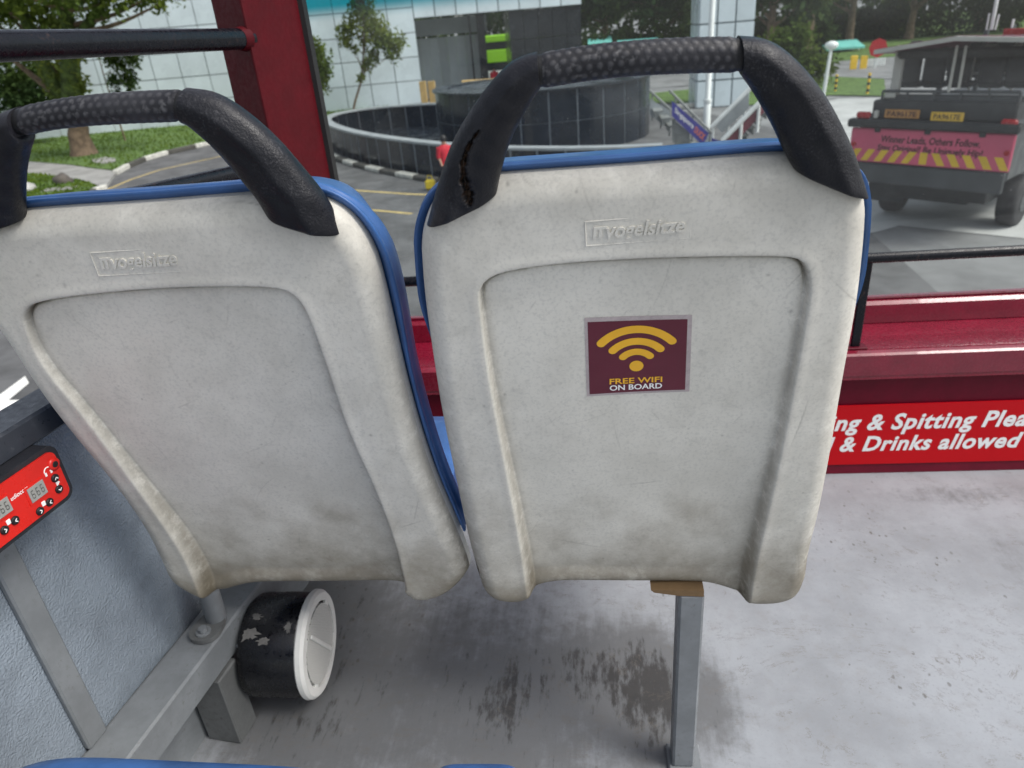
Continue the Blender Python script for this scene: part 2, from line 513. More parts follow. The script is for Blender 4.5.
# floor as a grid that carries its dirty patches and painted under-seat shade
gx = np.linspace(-1.2, RX, 150); gy = np.linspace(-1.2, 1.95, 170)
XX, YY = np.meshgrid(gx, gy); P2 = np.stack([XX.ravel(), YY.ravel()], 1)
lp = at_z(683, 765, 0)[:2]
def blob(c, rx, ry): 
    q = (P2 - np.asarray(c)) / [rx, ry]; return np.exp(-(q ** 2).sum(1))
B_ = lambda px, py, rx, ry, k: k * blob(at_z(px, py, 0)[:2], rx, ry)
dirt_shade = (B_(590, 672, .10, .09, .52) + B_(655, 695, .075, .13, .95) + B_(720, 705, .05, .12, .46) + B_(640, 640, .10, .08, .22) + B_(505, 695, .06, .09, .42)
        + B_(450, 690, .40, .36, .56) + B_(290, 650, .22, .25, .4) + B_(290, 740, .14, .12, .28) + B_(560, 760, .2, .15, .2) + B_(960, 495, .3, .05, .34) + B_(1010, 560, .05, .2, .25) + B_(330, 590, .2, .1, .3))  # the broad blobs put the shade under the seats into the colour
mb = MB(); nx = len(gx)
wl = X0 + WK * P2[:, 1]
V = np.stack([P2[:, 0], P2[:, 1], np.zeros(len(P2))], 1)
V[:, 0] = np.maximum(V[:, 0], wl - .03)
mb.add(V, [(j * nx + i, j * nx + i + 1, (j + 1) * nx + i + 1, (j + 1) * nx + i) for j in range(len(gy) - 1) for i in range(nx - 1)], True)
struct(build(mb, 'floor', M['floor'], attrs={'dirt_shade': np.clip(dirt_shade, 0, 1.2)}))
mb = MB(); mb.box((.3, .4, -.16), (2.7, 3.2, .3))
struct(build(mb, 'floor_slab', M['steel_dark']))

# left side wall
RZ = .775                                                      # underside of its capping
t = thing('side_wall', WY(.6, 0, 0), 'grey leather-grained side wall of the bus left of the seats', 'wall')
mb = MB(); nrows = 2
mb.prism([WY(-.6, 0, .245), WY(1.5, 0, .245), WY(1.5, 0, RZ), WY(-.6, 0, RZ)], -wn * .04)
build(mb, 'vinyl_panel', M['vinyl'], t)
mb = MB(); mb.prism([WY(-.6, .004, 0), WY(1.72, .004, 0), WY(1.72, .004, .243), WY(-.6, .004, .243)], -wn * .044)
build(mb, 'lower_panel', M['steel'], t)
s0, s1 = Wp(5, 560), Wp(105, 755)
mb = MB()
ys = (s0[1] + s1[1]) / 2
mb.box(WY(ys - .004, .006, (.25 + RZ) / 2), (.012, .040, RZ - .25), wn, wd, .003)
build(mb, 'joint_strip', M['steel'], t)
mb = MB(); mb.box(WY(ys - .46, .006, (.25 + RZ) / 2), (.012, .040, RZ - .25), wn, wd, .003)
build(mb, 'joint_strip', M['steel'], t)
# capping rail on the wall: wide top face
tag(build(MB().box(WY(.4, .026, .800), (.066, 2.3, .040), wn, wd, .004), 'wall_capping', M['railtop'], at=WY(.4, 0, .83)),
    'flat black capping rail along the top of the grey side wall', 'rail')
# seat-mounting beam along the wall and its posts
b0 = at_z(149, 754, .25); bw = abs(np.dot(b0 - WP, wn)); bw = max(.045, min(.08, bw))
t = thing('mounting_beam', WY(.8, 0, 0), 'scuffed grey steel beam low on the side wall carrying the left seat', 'beam')
build(MB().box(WY(.55, bw / 2 + .004, .215), (bw, 2.3, .07), wn, wd, .004), 'beam', M['steel'], t)
pb = at_z(238, 735, 0)
py_ = pb[1] + .02
build(MB().box(WY(py_, bw / 2 + .012, .089), (bw * .95, .06, .178), wn, wd, .003), 'post', M['steel_dark'], t)
build(MB().box(WY(py_ + .9, bw / 2 + .004, .089), (bw * .9, .06, .178), wn, wd, .003), 'post', M['steel_dark'], t)

# front wall: profile run across the bus
t = thing('front_wall', FX(0, 0, 0), 'maroon painted front wall of the top deck with a glossy ledge', 'wall')
def run(name, prof, mat, s0_=SL, s1_=SR):
    mb = MB(); poly = [FX(s0_, o, z) for o, z in prof]
    mb.prism(poly, fu * (s1_ - s0_)); return build(mb, name, mat, t)
run('wall_panel', [(0, .03), (.03, .03), (.03, .305), (0, .305)], M['maroon_dark'])
run('skirting', [(-.012, .001), (.03, .001), (.03, .027), (-.004, .027)], M['maroon_dark'])
run('lip', [(-.010, .307), (.03, .307), (.03, .322), (-.016, .322), (-.018, .312)], M['maroon'])
run('ledge', [(-.020, .324), (.05, .324), (.275, .36), (.275, .383), (.20, .383), (.12, .379), (.02, .386), (-.004, .393), (-.018, .391), (-.024, .386)], M['maroon'])
run('sill', [(.20, .385), (.275, .385), (.275, .44), (.262, .449), (.212, .449), (.202, .440)], M['maroon'])
mb = MB()
for s_ in (-1.05, -.27, .35):
    mb.cyl(FX(s_, -.026, .355), FX(s_, -.022, .355), .006, 10)
build(mb, 'screw', M['steel_dark'], t)

# sign
sw0, sw1 = -.98, .64
t = thing('warning_sign', FX(0, -.004, .126), 'red plate with white italic no smoking, spitting, food or drinks notice', 'sign')
SGN = lambda s_, z: FX(s_, -.0082, z)
zt, zb = Fp(930, 402)[2], .029
build(MB().prism([FX(sw0, -.0035, zb), FX(sw1, -.0035, zb), FX(sw1, -.0035, zt), FX(sw0, -.0035, zt)], -ff * .004), 'plate', M['signred'], t)
def span(s_, i, **k):
    a, _ = text2d(s_[:i] + 'n', **k); b, _ = text2d('n', **k); return a[:, 0].max() - b[:, 0].max()
def sgn_line(s_, i, px0, j, px1, y0, y1, **k):
    u = lambda px: np.dot(Fp(px, (y0 + y1) / 2) - FP, fu)
    w0, w1 = span(s_, i, **k), span(s_, j, **k)
    sc = (u(px1) - u(px0)) / (w1 - w0); x0 = u(px0) - w0 * sc
    v, f = text2d(s_, **k)
    zz0 = Fp(930, y1)[2]; zz1 = Fp(930, y0)[2]
    capw, _ = text2d('D', **k)
    hz = (zz1 - zz0) / (capw[:, 1].max() - capw[:, 1].min())
    mb = MB(); mb.add(np.array([SGN(x0 + q[0] * sc, zz0 + (q[1] - capw[:, 1].min()) * hz) for q in v]), f)
    build(mb, 'lettering', M['white'], t, recalc=False)
KW = dict(shear=.22, offset=.03, space=1.08)
L1 = 'No Smoking & Spitting Please'; L2 = 'No Food & Drinks allowed'
sgn_line(L1, L1.index('Sp'), 891, L1.index('Pl'), 981, 411, 427, **KW)
sgn_line(L2, L2.index('Dr'), 862, L2.index('al'), 938, 433, 448, **KW)

# grab rail in front of the windscreen
RO = .02
ra, rb = Fp(400, 268, RO), Fp(1015, 249, RO)
rz = Fp(950, 254, RO)[2]
sa = np.dot(ra - FP, fu) - .005
t = thing('grab_rail', FX(0, RO, .39), 'black tubular grab rail standing on the maroon ledge before the windscreen', 'rail')
pts = [FX(sa - .05, RO, .395), FX(sa - .05, RO, rz - .05)] + [FX(sa - .05 + .05 * (1 - math.cos(a)), RO, rz - .05 + .05 * math.sin(a)) for a in np.linspace(.2, 1.57, 6)] + [FX(sa + .4, RO, rz), FX(SR - .02, RO, rz)]
build(MB().tube(pts, .0135, 20), 'tube', M['blackpaint'], t)
sp = np.dot(Fp(861, 310, RO) - FP, fu)
build(MB().box(FX(sp, RO + .004, (.386 + rz) / 2), (.024, .010, rz - .386), fu, ff, .002), 'flat_post', M['blackpaint'], t)
build(MB().box(FX(sp, RO + .006, .392), (.06, .034, .006), fu, ff, .002), 'post_foot', M['maroon_dark'], t)

# pillar and upper pipes on the left
def px_at(px, py, y): return at_y(px, py, y)
pa = at_y(224, 60, 1.66)[:2]; pbb = at_y(254, 60, 1.60)[:2]; pc = at_y(309, 60, 1.83)[:2]
sec = [pa, pbb, pc, pc + [-.02, .06], pa + [.0, .16]]
tilt = np.array([-.012, .03, 1.0])
t = thing('corner_pillar', (*pbb, .4), 'dark red painted corner pillar at the left end of the windscreen', 'pillar')
mb = MB()
secd = []
S3 = np.array([[*p, .385] for p in sec]); zlen = 1.75
base = S3 - tilt * (H - .385) * .98 * np.array([1, 1, 0])
# bevelled corners so the paint catches light
def bevel_poly(P, b):
    out = []
    n_ = len(P)
    for i in range(n_):
        p = P[i]; a = P[i - 1] - p; c = P[(i + 1) % n_] - p
        a = a / np.linalg.norm(a); c = c / np.linalg.norm(c)
        p0, p1 = p + a * b, p + c * b
        for q in np.linspace(0, 1, 5):
            out.append((1 - q) ** 2 * p0 + 2 * q * (1 - q) * p + q * q * p1)
    return np.array(out)
mb.prism(bevel_poly(base, .008), tilt * zlen)
build(mb, 'post', M['pillar'], t)
e0 = base[2] - fu * .006 - ff * .004
mb = MB(); mb.prism([e0, e0 + fu * .017, e0 + fu * .017 + ff * .03, e0 + ff * .03], tilt * zlen)
build(mb, 'gasket', M['gasket'], t)
u0 = Wp(0, 46, .0); u1 = at_y(241, 39, 1.60)
dd = (u1 - u0) / np.linalg.norm(u1 - u0)
t = thing('guard_rail', u0, 'upper scratched black pipe rail running into the red pillar', 'rail')
build(MB().tube([u0 - dd * .6, u0 + dd * .1, u1 + dd * .0, u1 + dd * .03], .0205, 28), 'pipe', M['blackpaint'], t)
mb = MB(); mb.tube([u1 - dd * .012, u1 - dd * .004, u1 + dd * .006, u1 + dd * .012], [.021, .0225, .024, .025], 28, cap=False)
build(mb, 'weld_collar', M['pillar'], t)
l0 = Wp(120, 200, .0); l1 = Wp(245, 171, .0); dl = (l1 - l0) / np.linalg.norm(l1 - l0)
l1 = l1 + dl * .16
t = thing('guard_rail', l0, 'lower black pipe rail seen through the left handle, above the wall', 'rail')
build(MB().tube([l0 - dl * .9, l0, l1], .0168, 28), 'pipe', M['blackpaint'], t)
build(MB().tube([l1 - dl * .02, l1 - dl * .01, l1], [.0205, .026, .03], 24, cap=False), 'weld_collar', M['blackpaint'], t)

# windscreen
GO = .232
gs0 = -1.76
zg0, zg1 = .446, 1.95
BAND0, BAND1 = at_y(330, 22, 1.94)[2], at_y(330, 2, 1.94)[2]
M['glass'] = glass_mat()
mb = MB(); mb.quad(FX(gs0, GO, zg0), FX(SR, GO, zg0), FX(SR, GO + .05, zg1), FX(gs0, GO + .05, zg1))
t = tag(build(mb, 'windscreen', M['glass'], at=(0, 0, 0)), 'large dusty front windscreen pane behind the grab rail', 'windscreen')
build(MB().box(FX((gs0 + SR) / 2, GO - .006, zg0 + .006), (SR - gs0, .010, .008), fu, ff, .002), 'gasket', M['maroon_dark'], t)

# ------------------------------------------------------------------ seats
class SeatFrame:
    def __init__(s, u0, y0, z0, yaw, rec):
        cy, sy = math.cos(R(yaw)), math.sin(R(yaw)); cr, sr = math.cos(R(rec)), math.sin(R(rec))
        s.o = np.array([u0, y0, z0]); s.U = np.array([cy, sy, 0])
        s.V = np.array([sy * sr, -cy * sr, cr]); s.N = np.cross(s.U, s.V)      # N looks back at the rider behind
    def uv(s, px, py, n=0):
        p = at_plane(px, py, s.o + s.N * n, s.N) - s.o
        return np.array([p @ s.U, p @ s.V])
    def P(s, u, v, n=0): return s.o + s.U * u + s.V * v + s.N * n
    def Pa(s, uvn): 
        uvn = np.asarray(uvn); return s.o + uvn[:, :1] * s.U + uvn[:, 1:2] * s.V + uvn[:, 2:] * s.N
def coons(top, bot, left, right, nu, nv):
    """top/bot: (nu,2) left->right; left/right: (nv,2) bottom->top"""
    s_ = np.linspace(0, 1, nu)[None, :, None]; t_ = np.linspace(0, 1, nv)[:, None, None]
    c = (1 - t_) * bot[None] + t_ * top[None] + (1 - s_) * left[:, None] + s_ * right[:, None]
    c -= (1 - s_) * (1 - t_) * bot[0] + s_ * (1 - t_) * bot[-1] + (1 - s_) * t_ * top[0] + s_ * t_ * top[-1]
    return c
def hexdots(a, b, pitch):
    """0..1 dome pattern on a hexagonal lattice"""
    h = pitch * math.sqrt(3)
    def one(x, y):
        x = (x + .5 * pitch) % pitch - .5 * pitch; y = (y + .5 * h) % h - .5 * h
        return x * x + y * y
    dd = np.minimum(one(a, b), one(a + pitch / 2, b + h / 2))
    return np.clip(1 - dd / (pitch * .36) ** 2, 0, 1)
def seat(D, label):
    S = SeatFrame(*D['frame'])
    q = lambda L, n=0: np.array([S.uv(a, b, n) for a, b in L])
    top, bot, lef, rig = q(D['top']), q(D['bot']), q(D['left'])[::-1], q(D['right'])
    base = S.P(0, 0, -.25); base[2] = 0
    t = thing('bus_seat', base, label, 'seat', 'seats in the row ahead')
    nu, nv = 400, 500
    Tc = resample(top, nu, 2); Bc = resample(bot, nu, 2); Lc = resample(np.vstack([bot[:1], lef, top[:1]]), nv, 2); Rc = resample(np.vstack([bot[-1:], rig, top[-1:]]), nv, 2)
    g = coons(Tc, Bc, Lc, Rc, nu, nv)
    P = g.reshape(-1, 2)
    outl = np.vstack([Bc, Rc[1:], Tc[::-1][1:], Lc[::-1][1:-1]])
    de, _ = pdist(P, outl[::5], True)
    de[np.r_[0:nu, (nv - 1) * nu:nv * nu, np.arange(0, nu * nv, nu), np.arange(nu - 1, nu * nv, nu)]] = 0
    rec = resample(q(D['recess']), 160, 3)
    dr, tr = pdist(P, rec)
    ins = inside(P, np.vstack([rec, rec[-1] + [0.0, -.2], rec[0] + [0, -.2]]))
    sd = np.where(ins, dr, -dr)
    vtop = rec[:, 1].max(); vbot = Bc[:, 1].min()
    low = np.clip((vtop - P[:, 1]) / (vtop - vbot), 0, 1)
    depth = .0100 + .026 * low ** 1.7                      # the two legs stand prouder lower down
    wdt = .0042 + .0115 * low ** 1.2
    step = sstep(sd / wdt + .35)
    er = .026
    n = -er * .9 * (1 - np.sqrt(np.clip(1 - np.clip((er - de) / er, 0, 1) ** 2, 0, 1)))
    lowg = sstep((low - .7) / .15) * step
    n = n * (1 - .45 * lowg) - depth * step + .011 * lowg * sstep((.04 - de) / .04)
    crest = np.exp(-((sd + .006) / .006) ** 2) * .0007     # raised bead outside the recess
    n = n + crest * sstep((de - .006) / .012)
    slot = np.exp(-((sd - .0022) / .0019) ** 2) * (1 - .9 * sstep((low - .01) / .09)) * ins
    n = n - .0055 * slot
    u_, v_ = P[:, 0], P[:, 1]
    n = n + .002 * np.sin(u_ * 19 + 1) * np.sin(v_ * 9) * sstep(de / .06)
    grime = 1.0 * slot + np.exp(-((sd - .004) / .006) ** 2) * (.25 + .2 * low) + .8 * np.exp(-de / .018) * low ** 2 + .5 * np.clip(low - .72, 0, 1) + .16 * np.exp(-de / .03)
    gs = np.random.default_rng(D['seed']); scr = np.zeros(len(P))
    lo_, hi_ = P.min(0), P.max(0)
    for i in range(80):
        c0_ = lo_ + gs.random(2) * (hi_ - lo_); L_ = .01 + .11 * gs.random() ** 2.2; a_ = gs.choice([.9, -.7, 2.2, 0, 1.4]) + gs.normal() * .35; kk = gs.normal() * 2
        tt_ = np.linspace(-.5, .5, 7) * L_
        ln = c0_ + np.stack([np.cos(a_ + kk * tt_) * tt_, np.sin(a_ + kk * tt_) * tt_], 1)
        m_ = ((P > ln.min(0) - .004) & (P < ln.max(0) + .004)).all(1)
        if m_.any():
            d_, t__ = pdist(P[m_], ln); w_ = .0005 + .0004 * gs.random()
            scr[m_] = np.maximum(scr[m_], np.exp(-(d_ / w_) ** 2) * (.08 + .42 * gs.random() ** 2.5) * np.sin(math.pi * np.clip(t__, .04, .96)))
    for i in range(60):                                    # nicks and specks
        c0_ = lo_ + gs.random(2) * (hi_ - lo_); r_ = .0009 + .0016 * gs.random() ** 3
        scr = np.maximum(scr, np.exp(-(((P - c0_) / [r_, r_ * (.5 + gs.random())]) ** 2).sum(1)) * (.2 + .5 * gs.random()))
    n = n - .0003 * scr
    # back side of the shell: a skirt and a plain rear face
    mb = MB()
    F_ = [(j * nu + i, j * nu + i + 1, (j + 1) * nu + i + 1, (j + 1) * nu + i) for j in range(nv - 1) for i in range(nu - 1)]
    mb.add(S.Pa(np.c_[P, n]), F_, True)
    ring = np.r_[np.arange(nu), np.arange(2 * nu - 1, nv * nu, nu), np.arange(nv * nu - 2, (nv - 1) * nu - 1, -1), np.arange((nv - 2) * nu, 0, -nu)]
    rp = np.c_[P[ring], n[ring]]; rk = rp.copy(); rk[:, 2] = np.minimum(-.040, rp[:, 2] - .005); c_ = rk[:, :2].mean(0)
    nr = len(ring)
    bb = np.vstack([S.Pa(rp), S.Pa(rk), S.Pa(np.array([[*c_, -.058]]))])
    mb.add(bb, [(i, (i + 1) % nr, nr + (i + 1) % nr, nr + i) for i in range(nr)] + [(nr + i, nr + (i + 1) % nr, 2 * nr) for i in range(nr)], False)
    low_a = np.r_[low, np.full(len(bb), .5)]; gr_a = np.r_[np.clip(grime, 0, 1), np.zeros(len(bb))]
    shell = build(mb, 'shell', M['shell'], t, attrs={'low': low_a, 'grime': gr_a, 'scratch': np.r_[scr, np.zeros(len(bb))]})
    nfun = lambda a, b: float(np.interp(0, [0], [0]))
    # maker's mark: raised frame and letters on the upper band
    lc = q(D['logo'])
    LG = lambda x, y, h=.0009: S.P(*((1 - y) * ((1 - x) * lc[3] + x * lc[2]) + y * ((1 - x) * lc[0] + x * lc[1])), h)
    mb = MB()
    for (a, b, c, e) in ((0, 0, 1, 0), (0, 1, 1, 1), (0, 0, 0, 1), (1, 0, 1, 1)):
        p_, q_ = LG(a, b, .0002), LG(c, e, .0002); mb.tube([p_, q_], .0007, 6)
    v2, f2 = text2d('vogelsitze', shear=.25, offset=.022)
    lo, hi = v2.min(0), v2.max(0); z2 = (v2 - lo) / (hi - lo)
    a3 = np.array([LG(.20 + .75 * x, .10 + .78 * y, .0023) for x, y in z2]); b3 = a3 - S.N * .0027
    edges = {}
    for fc in f2:
        for i in range(len(fc)):
            e = (fc[i], fc[(i + 1) % len(fc)]); edges[e] = 1
    nn = len(a3)
    sides = [(e[0], e[1], nn + e[1], nn + e[0]) for e in edges if (e[1], e[0]) not in edges]
    mb.add(np.vstack([a3, b3]), list(f2) + sides)
    for x0, x1, y0, y1 in ((.06, .19, .66, .76), (.06, .09, .3, .66), (.115, .145, .3, .66)):
        mb.prism([LG(x0 + .03 * y0, y0, 0), LG(x1 + .03 * y0, y0, 0), LG(x1 + .03 * y1, y1, 0), LG(x0 + .03 * y1, y1, 0)], S.N * .0012)
    me_ = build(mb, 'maker_mark', M['shell'], t, recalc=False)
    # blue padded front with piping: stands a little outside the shell
    keep = np.vstack([Rc[68:], Tc[::-1][1:], Lc[::-1][1:-68]])
    keep = resample(keep, 260)
    tg = np.gradient(keep, axis=0); tg /= np.linalg.norm(tg, axis=1)[:, None]
    nrm = np.stack([tg[:, 1], -tg[:, 0]], 1)
    cen = keep.mean(0)
    if (nrm * (keep - cen)).sum() < 0: nrm = -nrm
    for _ in range(12): nrm[1:-1] = (nrm[:-2] + nrm[1:-1] + nrm[2:]) / 3
    nrm /= np.linalg.norm(nrm, axis=1)[:, None]
    zb = D['pad']
    sidew = np.clip(1 - np.abs(nrm[:, 1]) * 1.3, 0, 1)                # 1 on the flanks, 0 along the top
    vt = (keep[:, 1] - vbot) / (vtop - vbot)
    ob = zb * (D['pmin'] + (1 - D['pmin']) * sstep((vt - .74) / .2)) * (.8 + .2 * sidew)
    dp = .36 + .64 * sidew
    prof = [(-1.2, -.046), (.1, -.042), (.55, -.030), (.92, -.0265), (1, -.031), (.97, -.037), (.86, -.041), (.84, -.044), (.98, -.049), (1, -.056), (.9, -.070), (.4, -.086), (-1, -.094), (-2.4, -.100)]
    rings = [S.Pa(np.c_[keep + nrm * (o * ob if o > 0 else np.full(len(keep), o * .008))[:, None], -.026 + (z + .026) * dp if o > 0 else np.full(len(keep), z)]) for o, z in prof]
    mb = MB(); k_ = len(keep)
    mb.add(np.vstack(rings), [(i * k_ + j, i * k_ + j + 1, (i + 1) * k_ + j + 1, (i + 1) * k_ + j) for i in range(len(rings) - 1) for j in range(k_ - 1)], True)
    last = rings[-1]; mid = S.P(*cen, -.075)
    mb.add(np.vstack([last, mid[None]]), [(i, i + 1, k_) for i in range(k_ - 1)] + [(k_ - 1, 0, k_)], True)
    first = rings[0]; mb.add(np.vstack([first, S.P(*cen, -.046)[None]]), [(i, i + 1, k_) for i in range(k_ - 1)] + [(k_ - 1, 0, k_)], False)
    build(mb, 'backrest_pad', M['blue'], t)
    # handle: two rubber legs and a dimpled grip
    hn = D.get('hn', -.010)
    def leg(outer, inner, crack=None, flip=False):
        o_ = resample(q(outer, hn), 150, 2); i_ = resample(q(inner, hn), 150, 2)
        na = 110; ang = np.linspace(0, 2 * math.pi, na, endpoint=False)
        ca, sa_ = np.cos(ang), np.sin(ang)
        ex = 2 / 2.4
        X = np.sign(ca) * np.abs(ca) ** ex; Y = np.sign(sa_) * np.abs(sa_) ** ex
        allv = []
        for k in range(150):
            c = (o_[k] + i_[k]) / 2; a = (o_[k] - i_[k]) / 2
            dz = .0185 + .006 * (1 - k / 149)
            r_ = 1 - .10 * math.exp(-k / 2.0)
            # a soft ridge along the outer third of the leg
            rid = .0022 * np.exp(-((X - .35) / .22) ** 2) * (Y > 0) * min(1, (149 - k) / 40)
            uvn = np.c_[c + X[:, None] * a * (1 if k else .97), hn + Y * dz * r_ + rid]
            allv.append(uvn)
        uvn = np.vstack(allv); cr_ = np.zeros(len(uvn))
        if crack is not None:
            cl = q(crack[0], hn + .02); dd, tt = pdist(uvn[:, :2], cl)
            wv = np.interp(tt, np.linspace(0, 1, len(crack[1])), crack[1]) * (1 + .22 * np.sin(tt * 31) + .14 * np.sin(tt * 67 + 1) + .08 * np.sin(tt * 131))
            hit = np.clip(1.6 - dd / np.maximum(wv, 1e-5), 0, 1) * (uvn[:, 2] > hn)
            uvn[:, 2] -= .009 * sstep(hit); cr_ = sstep(hit * 1.2)
            lip = np.exp(-((dd - wv * 1.7) / .002) ** 2) * (uvn[:, 2] > hn)
            uvn[:, 2] += .0012 * lip
        # old dents and flattened wear
        uvn[:, 2] += .0007 * np.sin(uvn[:, 0] * 160 + uvn[:, 1] * 90) * np.sin(uvn[:, 1] * 130 + 2) * (uvn[:, 2] > hn)
        mb = MB(); V_ = S.Pa(uvn)
        mb.rings([V_[k * na:(k + 1) * na] for k in range(150)], True, True)
        att = np.r_[cr_, np.zeros(2 * na)]
        return build(mb, 'handle_leg', M['rubber'], t, attrs={'crack': att})
    leg(*D['legL'], crack=D.get('crack'))
    leg(*D['legR'])
    gt, gb = resample(q(D['grip'][0], hn), 240, 2), resample(q(D['grip'][1], hn), 240, 2)
    na = 132; ang = np.linspace(0, 2 * math.pi, na, endpoint=False)
    Lg = np.linalg.norm(gt[-1] - gt[0])
    uvn = []; dot = []
    per = None
    for k in range(240):
        c = (gt[k] + gb[k]) / 2; a = (gt[k] - gb[k]) / 2; r0 = np.linalg.norm(a)
        s_ = Lg * k / 239
        per = 2 * math.pi * r0
        pitch = D['pitch']; h = pitch * math.sqrt(3); nh = max(1, round(per / h)) * h
        dt = hexdots(np.full(na, s_), ang / (2 * math.pi) * nh, pitch)
        fade = min(1, k / 8, (239 - k) / 8)
        dt = dt * fade
        rr = 1 + (dt * .00055 - .0003) / r0
        rr = rr * (1 - .06 * (1 - min(1, k / 5, (239 - k) / 5)))
        uvn.append(np.c_[c + (np.cos(ang) * rr)[:, None] * a, hn + np.sin(ang) * r0 * rr * .95]); dot.append(dt)
    V_ = S.Pa(np.vstack(uvn)); mb = MB()
    mb.rings([V_[k * na:(k + 1) * na] for k in range(240)], True, True)
    build(mb, 'grip', M['grip'], t, attrs={'dot': np.r_[np.concatenate(dot), np.zeros(2 * na)]})
    for k0, nx_ in ((0, 6), (239, 233)):                   # dark joint rings between grip and legs
        c = (gt[k0] + gb[k0]) / 2; a = (gt[k0] - gb[k0]) / 2; r0 = np.linalg.norm(a)
        dirv = (gt[k0] + gb[k0]) / 2 - (gt[nx_] + gb[nx_]) / 2; dirv /= np.linalg.norm(dirv)
        mb = MB(); rg = []
        for s_ in (-.008, .010):
            cc = c + dirv * s_
            rg.append(S.Pa(np.c_[cc + np.cos(ang)[:, None] * a * .90, hn + np.sin(ang) * r0 * .86]))
        mb.rings(rg, True, True); build(mb, 'joint_ring', M['groove'], t)
    # seat cushion in front of the back
    ct = D['cushion']
    mb = MB(); c0 = S.P(ct[0], 0, 0); 
    yb = S.P(0, vbot + .05, -.10)[1] + .03
    pr = [(0, .41), (.0, .455), (.03, .47), (.2, .465), (.36, .475), (.415, .462), (.435, .44), (.44, .40), (.42, .37), (.38, .39)]
    hw = ct[1]; rings = []
    for x, k in ((-hw, .82), (-hw + .006, .93), (-hw + .02, .98), (-hw + .04, 1), (0, 1), (hw - .04, 1), (hw - .02, .98), (hw - .006, .93), (hw, .82)):
        rings.append(np.array([c0[0] * 1 + S.U[0] * x - 0 * y for y, z in pr]) if 0 else np.array([[c0[0] + x, yb + (y - .22) * k + .22, .415 + (z - .415) * k] for y, z in pr]))
    mb.rings(rings, True, True); build(mb, 'seat_cushion', M['blue'], t)
    return S, t, shell

DR = dict(seed=4,
    frame=(.0434, .7422, H - .25, 3.07, 11.05),
    top=[(419, 256), (420, 238), (427, 216), (442, 199), (466, 188), (500, 184), (560, 180), (640, 174.5), (700, 169.5), (783, 163), (820, 164), (845, 172), (862, 184), (870, 198), (872, 218)],
    left=[(422, 300), (429, 350), (440, 420), (455, 490), (468, 550)],
    right=[(812, 560), (823, 520), (835, 460), (849, 380), (863, 310), (870, 250)],
    bot=[(477, 578), (482, 598), (495, 607), (515, 609), (526, 607), (534, 603), (547, 598), (567, 596), (640, 597), (690, 597), (713, 599), (729, 604), (742, 609), (762, 611), (785, 609), (802, 602), (809, 584)],
    recess=[(532, 610), (523, 548), (508, 470), (496, 410), (488, 365), (481, 310), (479, 291), (486, 280), (505, 272), (560, 264), (640, 259), (720, 257), (785, 257), (801, 260), (809, 270), (810, 293), (803, 330), (795, 372), (778, 460), (762, 531), (752, 575), (746, 612)],
    logo=[(585, 222), (690, 213), (690, 238), (586, 246)],
    legL=([(427, 224), (437, 186), (451, 142), (478, 98), (505, 66), (521, 57), (537, 52.5)], [(497, 192), (501, 171), (511, 137), (527, 108), (534, 96), (538, 90), (540, 87.5)]),
    legR=([(867, 196), (856, 157), (839, 118), (815, 79), (786, 49), (764, 38), (740, 36.5)], [(793, 168), (783, 150), (773, 127), (757, 99), (748, 85), (742, 77), (739.5, 73)]),
    grip=([(542, 52.5), (590, 44.5), (640, 39.5), (690, 37), (735, 36.5)], [(543, 88), (590, 80), (640, 75), (690, 73), (735, 72.5)]),
    crack=([(479, 130), (472, 140), (466, 152), (463, 165), (464, 180), (468, 192), (470, 203)], [.0003, .0010, .0015, .0019, .0023, .0031, .0027]),
    pitch=.0092, pad=.0105, pmin=-.7, cushion=(0, .2))
DL = dict(seed=9,
    frame=(-.498, .7403, H - .2577, .73, 10.76),
    top=[(-46, 262), (-44, 246), (-36, 231), (-14, 223), (24, 219), (80, 215.5), (150, 211), (210, 206), (262, 202.5), (290, 203), (312, 207), (328, 213), (342, 223), (353, 236), (362, 250), (370, 268)],
    left=[(-34, 300), (0, 344), (28, 388), (56, 426), (108, 487), (141, 533)],
    right=[(463, 560), (450, 530), (431, 488), (413, 435), (400, 388), (386, 328), (376, 287)],
    bot=[(158, 568), (165, 584), (178, 594), (200, 605), (218, 606), (230, 602), (246, 598), (270, 597), (330, 597), (380, 596), (396, 597), (403, 600), (412, 606), (425, 607), (444, 602), (460, 589), (468, 577)],
    recess=[(208, 612), (188, 560), (159, 516), (122, 465), (80, 409), (42, 366), (23, 323), (25, 309), (36, 303), (70, 297), (155, 288.5), (230, 287), (272, 288), (290, 292), (304, 306), (323, 355), (347, 430), (375, 491), (394, 545), (404, 590)],
    logo=[(90, 253), (178, 247), (186, 271), (99, 276)],
    legL=([(-58, 236), (-50, 205), (-42, 172), (-30, 142), (-14, 122), (0, 113), (15, 108)], [(24, 219), (23, 196), (24, 172), (28, 152), (31, 143), (30, 138), (24, 135)]),
    legR=([(342, 232), (327, 200), (300, 167), (274, 137), (240, 108), (212, 92), (184, 89)], [(270, 214), (254, 190), (234, 166), (214, 144), (200, 131), (192, 124), (186, 121.5)]),
    grip=([(22, 106), (50, 100), (83, 95), (134, 91), (179, 89.5)], [(28, 135), (52, 130), (84, 126), (134, 123), (180, 121.5)]),
    pitch=.0092, pad=.014, pmin=.75, cushion=(0, .2))
SRt, tR_, shR = seat(DR, 'right seat back with the maroon wifi sticker and a torn left handle leg')
SLt, tL_, shL = seat(DL, 'left plain seat back without a sticker, next to the grey side wall')

